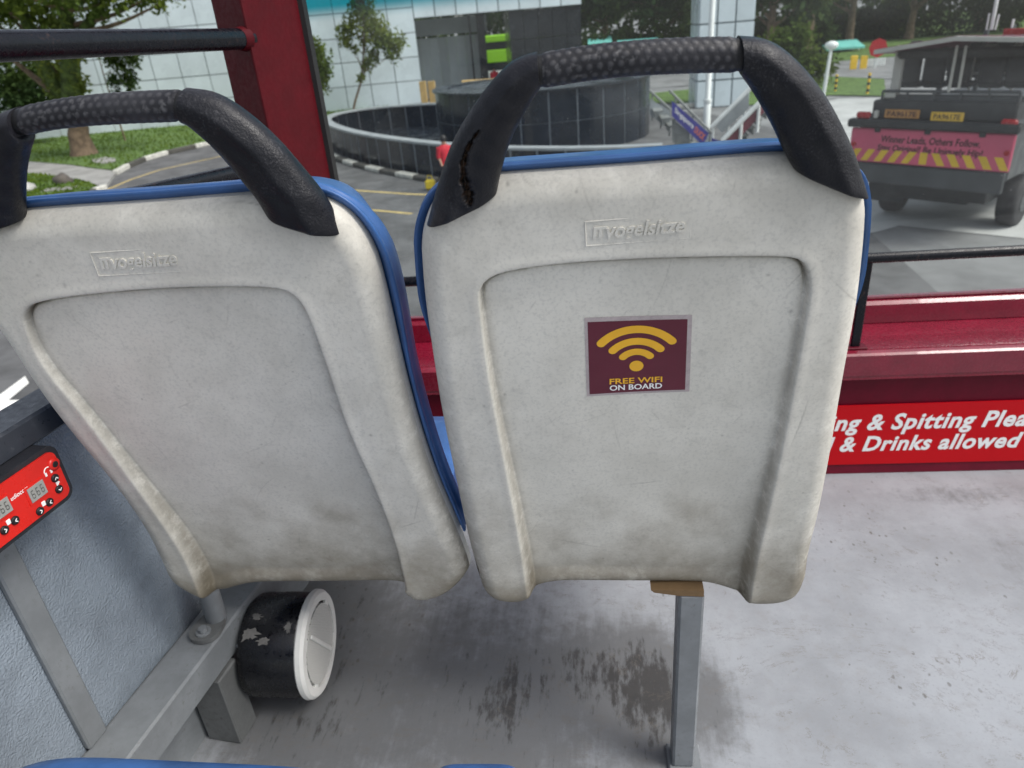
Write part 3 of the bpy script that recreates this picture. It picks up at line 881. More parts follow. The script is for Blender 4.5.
# wifi sticker on the right seat
rd = -.0098
c4 = [SRt.uv(a, b, rd) for a, b in ((584.5, 318), (692.5, 315.5), (690, 394), (587, 398))]
lev = lambda v: 0
vtopR = max(SRt.uv(a, b)[1] for a, b in DR['recess']); vbotR = min(SRt.uv(a, b)[1] for a, b in DR['bot'])
def rec_n(v):
    low = min(1, max(0, (vtopR - v) / (vtopR - vbotR)))
    return -(.0100 + .026 * low ** 1.7)
def STK(x, y, h):
    u, v = (1 - y) * ((1 - x) * c4[3] + x * c4[2]) + y * ((1 - x) * c4[0] + x * c4[1])
    return SRt.P(u, v, rec_n(v) + .002 * math.sin(u * 19 + 1) * math.sin(v * 9) + h)
def strip(fn, n=10):
    """a sheet that follows the curved panel: fn(x,y)"""
    mb = MB(); g = [fn(i / n, j / n) for j in range(n + 1) for i in range(n + 1)]
    mb.add(g, [(j * (n + 1) + i, j * (n + 1) + i + 1, (j + 1) * (n + 1) + i + 1, (j + 1) * (n + 1) + i) for j in range(n) for i in range(n)], True); return mb
stk = build(strip(lambda x, y: STK(x, y, .0004)), 'wifi_sticker', M['stk_border'], tR_)
build(strip(lambda x, y: STK(.028 + .93 * x, .03 + .92 * y, .0007)), 'sticker_field', M['stk_maroon'], stk)
mb = MB()
cx, cy = .485, .39
asp = np.linalg.norm(c4[1] - c4[0]) / np.linalg.norm(c4[0] - c4[3])
def arc(r0, r1, half):
    n = 40; pts = []
    cap = (r1 - r0) / 2; rm = (r0 + r1) / 2
    for a in np.linspace(-half, half, n): pts.append((math.sin(a) * r1, math.cos(a) * r1))
    ex, ey = math.sin(half) * rm, math.cos(half) * rm
    for a in np.linspace(0, math.pi, 8)[1:-1]: 
        pts.append((ex + cap * (math.sin(half) * math.cos(a) + math.cos(half) * math.sin(a)), ey + cap * (math.cos(half) * math.cos(a) - math.sin(half) * math.sin(a))))
    for a in np.linspace(half, -half, n): pts.append((math.sin(a) * r0, math.cos(a) * r0))
    for a in np.linspace(math.pi, 0, 8)[1:-1]:
        pts.append((-ex - cap * (math.sin(half) * math.cos(a) + math.cos(half) * math.sin(a)), ey + cap * (math.cos(half) * math.cos(a) - math.sin(half) * math.sin(a))))
    return pts
for r0, r1 in ((.135, .215), (.265, .35), (.41, .50)):
    n = 40
    pts = arc(r0, r1, .86)
    mb.add([STK(cx + x / asp, cy + y, .0010) for x, y in pts], [tuple(range(len(pts)))])
mb.add([STK(cx + .07 * math.cos(a) / asp, cy - .01 + .07 * math.sin(a), .0010) for a in np.linspace(0, 2 * math.pi, 32, endpoint=False)], [tuple(range(32))])
build(mb, 'wifi_symbol', M['stk_yellow'], stk, recalc=False)
mb = MB(); write(mb, 'FREE WIFI', lambda a, b: STK(a, b, .0010), .225, .150, .735, .225, offset=.02)
build(mb, 'sticker_lettering', M['stk_yellow'], stk, recalc=False)
mb = MB(); write(mb, 'ON BOARD', lambda a, b: STK(a, b, .0010), .225, .062, .735, .137, offset=.022)
build(mb, 'sticker_lettering', M['white'], stk, recalc=False)

# right seat: square leg with foot plate and rusty bracket
ly = .885
l1 = at_y(688, 588, ly); l0 = at_y(683.5, 764, ly)
mb = MB(); mb.box(((l0[0] + l1[0]) / 2, ly, (l1[2] + .002) / 2 + .004), (.040, .040, l1[2] - .006), (1, .03, 0), (0, 1, 0), .004)
build(mb, 'seat_leg', M['steel'], tR_)
build(MB().box(((l0[0] + l1[0]) / 2 + .004, ly, .005), (.062, .06, .009), (1, .03, 0), (0, 1, 0), .003), 'foot_plate', M['steel'], tR_)
mb = MB(); bx = l1[0]
mb.prism([(bx - .06, ly - .02, l1[2] + .013), (bx + .022, ly - .02, l1[2] + .013), (bx + .022, ly - .02, l1[2] + .001), (bx - .018, ly - .02, l1[2] + .002), (bx - .055, ly - .02, l1[2] + .008)], (0, .045, 0))
build(mb, 'leg_bracket', M['rust'], tR_)
build(MB().box((SRt.o[0], 1.13, .395), (.36, .26, .03), bev=.004), 'seat_pan', M['steel_dark'], tR_)
build(MB().box((bx - .02, ly + .10, l1[2] + .004), (.03, .12, .012), bev=.003), 'pan_brace', M['steel_dark'], tR_)

# left seat: leg down to the beam, flange with bolt
bt = .252
fl = at_z(206, 634, bt)
lt = at_y(203, 588, fl[1] + .01)
mb = MB(); mb.tube([(fl[0] + .006, fl[1] + .035, bt + .004), (fl[0] + .012, fl[1] + .035, lt[2] + .05)], .019, 20)
build(mb, 'seat_leg', M['steel'], tL_)
mb = MB(); n_ = 28
ring = [(fl[0] + .030 * math.cos(a) * (1 if True else 0), fl[1] + (.026 * math.sin(a) if math.sin(a) < 0 else .06 * math.sin(a)), bt) for a in np.linspace(0, 2 * math.pi, n_, endpoint=False)]
mb.prism(ring, (0, 0, .009)); fo = build(mb, 'flange', M['steel_dark'], tL_)
mb = MB(); mb.cyl((fl[0], fl[1] - .004, bt + .009), (fl[0], fl[1] - .004, bt + .012), .014, 20); mb.cyl((fl[0], fl[1] - .004, bt + .012), (fl[0], fl[1] - .004, bt + .020), .0085, 6)
build(mb, 'bolt', M['steel'], fo)
build(MB().box((SLt.o[0] + .02, 1.13, .395), (.36, .26, .03), bev=.004), 'seat_pan', M['steel_dark'], tL_)

# own row: the front edges of two blue cushions
def cushion(pa, pb, x0, x1, depth, label, zt=.455):
    a = at_z(*pa, zt); b = at_z(*pb, zt); sl_ = (b[1] - a[1]) / (b[0] - a[0])
    cxm = (x0 + x1) / 2; hw = (x1 - x0) / 2; yf = a[1] + sl_ * (cxm - a[0]) + .012
    mb = MB(); rings = []
    prf = [(-depth, -.08), (-depth, 0), (-depth + .03, .005), (-.06, .0), (-.025, -.004), (-.010, -.012), (0, -.03), (-.002, -.06), (-.02, -.08)]
    for s_ in np.linspace(-1, 1, 41):
        e = 1 - abs(s_) ** 6
        rings.append(np.array([(cxm + hw * s_ * (1 if z > -.07 else .97), yf + y + sl_ * hw * s_ - (1 - e) * .03 * (y > -.2), zt + z - (1 - e) * .018 * (z > -.05)) for y, z in prf]))
    mb.rings(rings, True, True)
    o = build(mb, 'seat_cushion', M['blue'], at=(cxm, yf - depth / 2, zt - .05))
    return tag(o, label, 'cushion', "cushions of the rider's own row")
cr0 = at_z(362, 765, .45)[0]; cr1 = at_z(424, 765, .45)[0]
cushion((60, 751), (340, 764), cr0 - .49, cr0 + .035, .42, 'blue seat cushion edge across the lower left corner of the photo')
cushion((440, 759), (500, 759), cr1, cr1 + .13, .3, 'blue seat cushion just peeking in at the bottom, right of the longer cushion edge')

# speaker
ys_ = 1.02
sc_ = Wp(0, 0)
fc = at_y(319, 643, ys_); axd = np.array([1, .06, -.02]); axd /= np.linalg.norm(axd)
ra_ = .108
t = thing('speaker', fc - axd * .10, 'round black tub speaker with white grille mounted on the wall beam', 'speaker')
a0 = fc - axd * .135
mb = MB(); mb.tube([a0, a0 + axd * .006, a0 + axd * .02, a0 + axd * .118, a0 + axd * .120], [ra_ * .80, ra_ * .93, ra_ * .96, ra_ * .97, ra_ * .96], 56)
build(mb, 'tub', M['spkblack'], t)
def bas(axis):
    y = np.array([0, 0, 1.]) - axis * axis[2]; y /= np.linalg.norm(y); return np.cross(y, axis), y
bx_, by_ = bas(axd)
def ringp(c, r, n=56): 
    a = np.linspace(0, 2 * math.pi, n, endpoint=False)[:, None]; return c + r * (np.cos(a) * bx_ + np.sin(a) * by_)
mb = MB(); b0_ = a0 + axd * .121
mb.rings([ringp(b0_, ra_ * .985), ringp(b0_ + axd * .003, ra_ * 1.01), ringp(b0_ + axd * .012, ra_ * 1.0), ringp(b0_ + axd * .018, ra_ * .95), ringp(b0_ + axd * .018, ra_ * .80), ringp(b0_ + axd * .011, ra_ * .79)], True, False)
build(mb, 'rim', M['spkwhite'], t)
mb = MB(); mb.rings([ringp(b0_ + axd * .0115, ra_ * .795), ringp(b0_ + axd * .0117, ra_ * .70)], True, False)
build(mb, 'slot_ring', M['groove'], t)
gm = N('perforated_grille'); vo = gm.n('ShaderNodeTexVoronoi'); vo.voronoi_dimensions = '2D'; vo.inputs['Scale'].default_value = 230; q3 = gm.xyz(); cb_ = gm.n('ShaderNodeCombineXYZ'); gm.l(q3[1], cb_.inputs[0]); gm.l(q3[2], cb_.inputs[1]); vo.inputs['Randomness'].default_value = 0
gm.l(cb_.outputs[0], vo.inputs['Vector']); gm.color(gm.mix(gm.ramp(vo.outputs['Distance'], .2, .34), lin(96, 96, 94), lin(205, 205, 200))); gm.rough(.5)
mb = MB(); mb.rings([ringp(b0_ + axd * .012, ra_ * .745), ringp(b0_ + axd * .0176, ra_ * .74), ringp(b0_ + axd * .0181, ra_ * .02)], True, False)
build(mb, 'grille', gm.m, t)
mb = MB(); zz = by_ * .6 + bx_ * .8; zz /= np.linalg.norm(zz)
mb.box(b0_ + axd * .0195, (.004, ra_ * 1.3, .009), axd, -bx_ * .55 + by_ * .83, .002)
for a in (.5, 2.4, 3.9, 5.6): 
    dv = math.cos(a) * bx_ + math.sin(a) * by_; mb.box(b0_ + axd * .0145 + dv * ra_ * .75, (.006, ra_ * .14, .02), axd, dv, .001)
build(mb, 'grille_bar', M['spkwhite'], t)
# peeled patches on the tub: thin flakes that follow the cylinder
def patch(s0_, a0_, sw, aw, seed, mat=M['peel']):
    g = np.random.default_rng(seed); n = 26; pts = []
    for a in np.linspace(0, 2 * math.pi, n, endpoint=False):
        k = 1 + g.normal() * .22
        s_, th = s0_ + sw * math.cos(a) * k, a0_ + aw * math.sin(a) * k
        pts.append(a0 + axd * s_ + ra_ * .9745 * (math.cos(th) * bx_ + math.sin(th) * by_))
    mb = MB(); mb.add(np.vstack([pts, [np.mean(pts, 0) + (np.mean(pts, 0) - (a0 + axd * s0_)) * .012]]), [(i, (i + 1) % n, n) for i in range(n)], True); build(mb, 'peeled_patch', mat, t)
sgn_ = 1 if bx_[1] < 0 else -1
thp = lambda d: (math.pi / 2 - sgn_ * (math.pi / 2 - d)) if 0 else (d if sgn_ > 0 else math.pi - d)
patch(.030, thp(.98), .017, .10, 3); patch(.058, thp(.86), .012, .07, 5); patch(.036, thp(1.32), .010, .06, 6); patch(.104, thp(1.1), .006, .10, 9)
# bracket between tub and beam
build(MB().box(a0 + axd * .0 - np.array([.012, 0, .0]), (.03, .06, .09), (1, 0, 0), (0, 1, 0), .003), 'bracket', M['steel_dark'], t)
build(MB().tube([a0 + np.array([-.05, -.04, .06]), a0 + np.array([-.02, -.05, .065]), a0 + np.array([.01, -.06, .05]), a0 + np.array([.02, -.07, .03])], .004, 8), 'cable', M['steel'], t)

# red audio panel on the wall under the capping
AO = .085
zt1, zb1 = Wp(57, 451, AO)[2], Wp(73, 493, AO)[2]
yr = (Wp(58, 452, AO)[1] + Wp(74, 492, AO)[1]) / 2
zt1, zb1 = zt1 + .014, zb1 - .005; yr += .012
Lb = .34
t = thing('audio_panel', WY(yr - Lb / 2, 0, zb1), 'black box with a red face of headphone sockets, buttons and two small displays', 'audio panel')
mb = MB(); bv = .012
def rrect(w, h, r, n=6):
    out = []
    for cx_, cy_, a0_ in ((w - r, h - r, 0), (r, h - r, 90), (r, r, 180), (w - r, r, 270)):
        for a in np.linspace(a0_, a0_ + 90, n): out.append((cx_ + r * math.cos(R(a)), cy_ + r * math.sin(R(a))))
    return out
hgt = zt1 - zb1
AP = lambda s_, z, o: WY(yr, 0, 0) - wd * s_ + wn * o + np.array([0, 0, zb1 + z])      # s_ from the right-hand end towards the rider
rr = rrect(Lb, hgt, .016)
mb.prism([AP(a, b, .002) for a, b in rr], wn * (AO - .004))
build(mb, 'housing', M['boxblack'], t)
m_ = .0075
rr2 = [(m_ + a, m_ + b) for a, b in rrect(Lb - 2 * m_, hgt - 2 * m_, .011)]
mb = MB(); mb.prism([AP(a, b, AO - .003) for a, b in rr2], wn * .004); build(mb, 'face_plate', M['red'], t)
def fp(px, py):
    p = Wp(px, py, AO) - WY(yr, 0, zb1) - wn * AO
    return -np.dot(p, wd), p[2]
def disc(px, py, r, mat, name, h=.003, sub=None):
    s_, z = fp(px, py); mb = MB(); c = AP(s_, z, AO + .0005); mb.tube([c, c + wn * h], r, 18) if 0 else mb.rings([np.array([c + r * k * (math.cos(a) * wd + math.sin(a) * np.array([0, 0, 1])) + wn * hh for a in np.linspace(0, 2 * math.pi, 18, endpoint=False)]) for k, hh in ((1, 0), (1, h * .7), (.8, h))], True, True)
    o = build(mb, name, mat, t)
    if sub:
        mb = MB(); ang = R(sub); dx, dz = math.cos(ang), math.sin(ang)
        A = lambda q, w: c + wn * (h + .0004) + (-wd) * q + np.array([0, 0, w])
        k = r * .5
        for sg in (1, -1):
            p0 = (k * .5 * dx, k * .5 * dz); p1 = (-k * .5 * dx - sg * k * dz, -k * .5 * dz + sg * k * dx)
            th = .0009
            ex, ez = p1[0] - p0[0], p1[1] - p0[1]; ln = math.hypot(ex, ez); ox, oz = -ez / ln * th, ex / ln * th
            mb.add([A(p0[0] + ox, p0[1] + oz), A(p1[0] + ox, p1[1] + oz), A(p1[0] - ox, p1[1] - oz), A(p0[0] - ox, p0[1] - oz)], [(0, 1, 2, 3)])
        build(mb, 'arrow_mark', M['white'], o, recalc=False)
    return o
du_s = .0
unit = np.array(fp(0, 509)) - np.array(fp(36, 491))
for k in range(3):
    off = unit * k
    if off[0] > Lb - .09: break
    def pp(px, py): return fp(px, py) + off
    s_, z = pp(36, 491)
    w_, h_ = .026, .021
    mb = MB(); mb.box(AP(s_, z, AO + .0012), (.0012, w_ * 1.25, h_ * 1.3), wn, wd); build(mb, 'display_bezel', M['red'], t)
    mb = MB(); mb.box(AP(s_, z, AO + .0022), (.0012, w_, h_), wn, wd); ob = build(mb, 'display', M['lcd'], t)
    mb = MB()
    for i in range(3):
        for (a, b, c, e) in ((-.2, .3, .2, .38), (-.2, -.04, .2, .04), (-.2, -.38, .2, -.3), (.2, 0, .28, .34), (-.28, -.34, -.2, 0), (.2, -.34, .28, 0)):
            cx_ = s_ + (i - 1) * .0075
            mb.add([AP(cx_ + x * .008, z + y * .016, AO + .0032) for x, y in ((a, b), (c, b), (c, e), (a, e))], [(0, 1, 2, 3)])
    build(mb, 'digits', M['lcdink'], ob, recalc=False)
def btn(px, py, k, ang):
    off = unit * k; s_, z = fp(px, py) + off
    p = AP(s_, z, AO)
    # back to a pixel is not needed: place by panel coordinates
    mb = MB(); r = .0058; c = AP(s_, z, AO + .0008)
    mb.rings([np.array([c + r * q * (math.cos(a) * wd + math.sin(a) * np.array([0, 0, 1])) + wn * hh for a in np.linspace(0, 2 * math.pi, 20, endpoint=False)]) for q, hh in ((1, 0), (1, .002), (.8, .003))], True, True)
    o = build(mb, 'button', M['groove'], t)
    mb = MB(); dx, dz = math.cos(R(ang)), math.sin(R(ang)); kk = .0026
    A = lambda q, w: c + wn * .0034 - wd * q + np.array([0, 0, w])
    for sg in (1, -1):
        p0 = (kk * .6 * dx, kk * .6 * dz); p1 = (-kk * .6 * dx - sg * kk * dz, -kk * .6 * dz + sg * kk * dx); th = .0007
        ex, ez = p1[0] - p0[0], p1[1] - p0[1]; ln = math.hypot(ex, ez); ox, oz = -ez / ln * th, ex / ln * th
        mb.add([A(p0[0] + ox, p0[1] + oz), A(p1[0] + ox, p1[1] + oz), A(p1[0] - ox, p1[1] - oz), A(p0[0] - ox, p0[1] - oz)], [(0, 1, 2, 3)])
    build(mb, 'arrow_mark', M['white'], o, recalc=False)
for k in (0, 1):
    btn(39, 511, k, 180); btn(48.5, 502, k, 0)
    s_, z = fp(43, 503.5) + unit * k; mb = MB(); mb.box(AP(s_, z, AO + .0012), (.0012, .006, .007), wn, wd, .0005); build(mb, 'volume_symbol', M['white'], t)
btn(54, 478, 0, 90); btn(58, 489, 0, -90)
mb = MB(); s_, z = fp(57, 482.5); mb.prism([AP(s_ + .003, z - .005, AO + .001), AP(s_ - .003, z, AO + .001), AP(s_ + .003, z + .005, AO + .001)], wn * .0008); build(mb, 'channel_symbol', M['white'], t)
s_, z = fp(53, 464); c = AP(s_, z, AO + .0006)
mb = MB(); cir = lambda r, h: np.array([c + r * (math.cos(a) * wd + math.sin(a) * np.array([0, 0, 1])) + wn * h for a in np.linspace(0, 2 * math.pi, 20, endpoint=False)])
mb.rings([cir(.009, 0), cir(.009, .002), cir(.006, .003)], True, True); jk = build(mb, 'socket_boss', M['red'], t)
mb = MB(); mb.rings([cir(.0045, .0035), cir(.0035, .004)], True, True); build(mb, 'headphone_socket', M['groove'], jk)
s_, z = fp(47, 471); c = AP(s_, z, AO + .0012)
mb = MB(); pth = [c + .0055 * (math.cos(a) * -wd + math.sin(a) * np.array([0, 0, 1])) for a in np.linspace(R(-35), R(215), 14)]
mb.tube(pth, .0008, 6); mb.box(pth[0], (.001, .003, .005), wn, wd); mb.box(pth[-1], (.001, .003, .005), wn, wd); build(mb, 'headphone_symbol', M['white'], t)
s0_, z0_ = fp(27, 487); s1_, z1_ = fp(7, 500)
mb = MB()
write(mb, 'audiocom', lambda a, b: AP(a, b, AO + .0014), s1_, z0_ - .003, s0_, z0_ + .0035, shear=.2, offset=.012)
build(mb, 'lettering', M['white'], t, recalc=False)

# ================================================================== the street below
M['asphalt'] = pm('asphalt', (.105, .107, .108), .85, .3, 1.2, .3, 60)
M['asphalt_pale'] = pm('worn_pale_asphalt', (.19, .195, .195), .8, .25, .8, .25, 40)
M['concrete'] = pm('pale_concrete', (.43, .44, .43), .8, .2, .6, .2, 20)
M['path'] = pm('footpath_concrete', (.27, .27, .255), .85, .2, 1.5, .2, 20)
M['yellowline'] = pm('yellow_road_paint', lin(190, 170, 110), .8, .2, 6)
M['whiteline'] = pm('white_road_paint', lin(228, 228, 222), .7, .1, 6)
M['grass'] = pm('mown_grass', (.085, .15, .03), .95, .45, 3.5, .9, 40, bdist=.03)
M['kerbw'] = pm('kerb_white_paint', lin(186, 186, 178), .7, .25, 5)
M['kerbb'] = pm('kerb_black_paint', lin(74, 73, 68), .7, .25, 5)
M['bark'] = pm('brown_bark', (.16, .115, .075), .95, .4, 3, .8, 12, bdist=.05)
M['barkpale'] = pm('pale_bark', (.26, .2, .14), .95, .35, 3, .8, 12, bdist=.05)
M['moss'] = pm('fern_covered_bark', (.055, .085, .018), .95, .5, 5, .9, 14, bdist=.08)
M['panel'] = pm('frosted_glass_panel', lin(204, 216, 221), .3, .07, .5, island=.07, spec=.5)
M['joint'] = pm('panel_joint', lin(112, 122, 126), .6)
M['recess'] = pm('grey_recess_panel', lin(172, 180, 182), .5, .1, .6, island=.14)
M['darkclad'] = pm('near_black_cladding', lin(30, 35, 40), .25, .15, .6, island=.12)
M['darktile'] = pm('dark_ramp_tile', lin(26, 32, 39), .22, .18, .8, island=.15)
M['cap'] = pm('grey_wall_coping', lin(150, 156, 158), .5, .12, 2)
M['tilejoint'] = pm('pale_tile_joint', lin(128, 136, 142), .6)
M['ochre'] = pm('ochre_board', lin(190, 160, 104), .6, .15, 3)
M['polewhite'] = pm('pale_painted_pole', lin(222, 226, 224), .4, .08, 2)
M['stairgrey'] = pm('stair_grey_paint', lin(128, 132, 130), .6, .12, 2)
M['banner'] = pm('blue_violet_banner', lin(62, 62, 140), .5, .12, 1.5)
M['bannerred'] = pm('dark_red_banner', lin(118, 62, 72), .5, .12, 1.5)
M['orange'] = pm('orange_lettering', lin(226, 120, 76), .5)
M['lime'] = pm('lime_bus_paint', lin(150, 215, 40), .35, .05, 1)
M['darkglass'] = pm('dark_vehicle_glass', (.015, .018, .02), .12)
M['tyre'] = pm('tyre_rubber', (.022, .022, .024), .8, .2, 6)
M['pink'] = pm('faded_pink_tailboard', lin(206, 88, 116), .5, .1, 1.2)
M['tyellow'] = pm('chevron_yellow', lin(226, 186, 50), .5, .1, 4)
M['truckdark'] = pm('dark_grey_truck_paint', lin(58, 62, 64), .5, .2, 2)
M['truckblack'] = pm('black_truck_rubber', lin(40, 42, 43), .6, .2, 3)
M['ink'] = pm('dark_lettering', lin(44, 12, 22), .6)
M['plateyellow'] = pm('yellow_number_plate', lin(226, 182, 52), .4)
M['plateorange'] = pm('faded_orange_plate', lin(176, 124, 58), .5, .2, 8)
M['lampred'] = pm('red_tail_lamp', lin(170, 30, 36), .25)
M['roofpale'] = pm('pale_roof_edge', lin(186, 184, 176), .5, .1, 2)
M['roofmaroon'] = pm('maroon_roof', lin(112, 48, 66), .5, .1, 1)
M['seatdark'] = pm('dark_seat', lin(52, 50, 48), .7)
M['teal'] = pm('teal_canopy', lin(120, 200, 190), .5, .1, 1)
M['rockdark'] = pm('dark_boulder', (.09, .08, .07), .9, .4, 2, .9, 5, bdist=.05)
M['rockpale'] = pm('pale_boulder', (.4, .4, .38), .9, .25, 2, .9, 5, bdist=.05)
def leafmat(name, col, var=.5):
    k = N(name); t = k.t; t.nodes.remove(k.b); out = t.nodes['Material Output']
    g = k.n('ShaderNodeNewGeometry')
    c = k.mix(g.outputs['Random Per Island'], tuple(q * (1 - var) for q in col), tuple(q * (1 + var) for q in col))
    c = k.mix(k.ramp(k.noise(.55, 3), .4, .65), c, tuple(q * f for q, f in zip(col, (1.35, 1.2, .8))))
    df = k.n('ShaderNodeBsdfDiffuse'); tl = k.n('ShaderNodeBsdfTranslucent'); mx = k.n('ShaderNodeMixShader'); mx.inputs[0].default_value = .3
    k.l(c, df.inputs[0]); k.l(c, tl.inputs[0]); k.l(df.outputs[0], mx.inputs[1]); k.l(tl.outputs[0], mx.inputs[2]); k.l(mx.outputs[0], out.inputs[0]); return k.m
M['leaf'] = leafmat('leaf_green', (.075, .115, .03)); M['leafdark'] = leafmat('leaf_dark', (.042, .072, .028)); M['leafmid'] = leafmat('leaf_mid', (.05, .08, .03)); M['leafbright'] = leafmat('leaf_bright', (.12, .165, .05))

def sheet(name, poly, z, mat, kind='structure', sub=None):
    mb = MB(); p = np.array([[a[0], a[1], GZ + z] for a in poly]); mb.add(p, [tuple(range(len(p)))])
    return struct(build(mb, name, mat), kind)
def g2(px, py): return G(px, py)[:2]
mb = MB(); mb.quad((-900, -200, GZ), (900, -200, GZ), (900, 1600, GZ), (-900, 1600, GZ)); struct(build(mb, 'ground', M['asphalt_pale']))
sheet('road', [g2(118, 174), g2(150, 158), g2(205, 145), g2(300, 130), g2(640, 110), g2(700, 112), g2(870, 150), g2(872, 234), (5.2, 11), (5, 4), (-14, 4), (-22, 10), g2(90, 205), g2(97, 190)], .004, M['asphalt'])
sheet('pavement', [g2(846, 238), g2(878, 232), g2(899, 226), g2(1024, 239), (14, 10), (30, 14), g2(1100, 90), g2(884, 98), g2(838, 99), g2(780, 112), g2(800, 150)], .012, M['concrete'])
# grass verge: mown surface a kerb's height above the road
kb = [g2(*p) for p in ((262, 134), (232, 139), (205, 145), (180, 150), (150, 158), (130, 166), (117, 173))]
def slab(name, poly, h, mat):
    mb = MB(); p = np.array([[a[0], a[1], GZ + .002] for a in poly]); mb.prism(p, (0, 0, h)); return struct(build(mb, name, mat))
slab('grass', kb + [g2(95, 171), g2(73, 167.5), g2(29, 163.5), (-40, 30), (-60, 34), (-60, 60), (-10, 60)], .13, M['grass'])
slab('path', [g2(117, 173.5), g2(106, 190), g2(92, 185.5), g2(75, 182), g2(54, 178), g2(25, 175), (-34, 24), (-40, 30), g2(29, 163.5), g2(73, 167.5), g2(95, 171)], .10, M['path'])
slab('grass', [g2(92, 186), g2(97, 190), g2(90, 202), (-16, 17), (-20, 12), (-40, 12), (-34, 24), g2(25, 175.5), g2(54, 178.5), g2(75, 182.5)], .13, M['grass'])
sheet('grass', [g2(640, 104), g2(700, 104), g2(760, 106), g2(830, 96), g2(886, 97), g2(884, 80), g2(828, 77), g2(640, 95)], .05, M['grass'])
sheet('road', [g2(600, 92), g2(826, 77), g2(884, 79), g2(1100, 88), g2(1100, 72), g2(884, 63), g2(830, 63), g2(600, 78)], .03, M['asphalt_pale'])
sheet('grass', [(-40, 64), (8, 62), g2(830, 62), (60, 62), (140, 70), (140, 160), (-60, 160)], .02, M['grass'])
# grass tufts standing on the verge (nobody could count them)
mb = MB(); gv = []
poly = np.array(kb + [g2(95, 171), g2(73, 167.5), g2(29, 163.5), (-38, 40), (-30, 46), (-12, 50)])
pl2 = np.array([g2(92, 186), g2(97, 190), g2(92, 200), (-19, 20), (-24, 22), g2(25, 175.5), g2(54, 178.5), g2(75, 182.5)])
for pg, n_ in ((poly, 9000), (pl2, 5000)):
    lo, hi = pg.min(0), pg.max(0); q = lo + rng.random((n_, 2)) * (hi - lo); q = q[inside(q, pg)]
    for a in q:
        th = rng.random() * 6.28; dx, dy = .05 * math.cos(th), .05 * math.sin(th); h = .05 + .07 * rng.random()
        gv.append([(a[0] - dx, a[1] - dy, GZ + .13), (a[0] + dx, a[1] + dy, GZ + .13), (a[0] + dy * .6, a[1] + dx * .6, GZ + .13 + h)])
gv = np.array(gv); mb.add(gv.reshape(-1, 3), [(3 * i, 3 * i + 1, 3 * i + 2) for i in range(len(gv))])
o = build(mb, 'grass_tufts', leafmat('grass_blades', (.085, .14, .03)), recalc=False); struct(o, 'stuff')

def kerb(path, first, blen, wdt=.16, h=.16, inset=0):
    p = np.array(path); l = np.r_[0, np.cumsum(np.linalg.norm(np.diff(p, axis=0), axis=1))]
    A, B = MB(), MB(); k = 0; s_ = 0
    while s_ < l[-1] - .05:
        s2 = min(s_ + blen, l[-1]); f = lambda s: np.array([np.interp(s, l, p[:, 0]), np.interp(s, l, p[:, 1])])
        a, b = f(s_ + .01), f(s2 - .01); d_ = (b - a) / np.linalg.norm(b - a)
        (A if (k + first) % 2 else B).box((*(a + b) / 2, GZ + h / 2), (np.linalg.norm(b - a), wdt, h), (*d_, 0), (-d_[1], d_[0], 0), .03)
        s_ = s2; k += 1
    struct(build(A, 'kerb', M['kerbw'])); struct(build(B, 'kerb', M['kerbb']))
kerb([g2(*p) for p in ((116, 175.5), (130, 167.5), (150, 159.5), (180, 151.5), (205, 146.5), (232, 140.5), (262, 135.5))], 1, 1.75, .22, .2)
kerb([g2(*p) for p in ((106, 190), (97, 191), (91, 200), (86, 212))], 1, 1.0, .22, .2)
# road markings
def line(pts, wdt, mat, z=.009):
    p = np.array([g2(*q) for q in pts]); t_ = np.gradient(p, axis=0); t_ /= np.linalg.norm(t_, axis=1)[:, None]; n_ = np.stack([-t_[:, 1], t_[:, 0]], 1) * wdt / 2
    k = len(p); mb = MB(); mb.add(np.r_[np.c_[p + n_, np.full(k, GZ + z)], np.c_[p - n_, np.full(k, GZ + z)]], [(i, i + 1, k + i + 1, k + i) for i in range(k - 1)]); struct(build(mb, 'road_marking', mat))
line([(300, 183), (334, 189), (375, 192), (413, 194.5), (470, 196), (640, 196)], .13, M['yellowline'])
line([(300, 203), (340, 208), (380, 211), (412, 214)], .13, M['yellowline'])
line([(100, 193), (130, 180), (160, 170), (205, 160), (250, 150)], .12, M['yellowline'])
line([(130, 193), (165, 184), (205, 176), (250, 168)], .12, M['yellowline'])
mb = MB(); 
for q in ([(-40, 424), (-30, 432), (29, 383), (25, 376)], [(-60, 400), (22, 400), (0, 414), (-60, 430)]):
    mb = MB(); mb.add([G(a, b, .013 if q[0][1] == 424 else .019) for a, b in q], [(0, 1, 2, 3)]); struct(build(mb, 'road_marking', M['whiteline']))

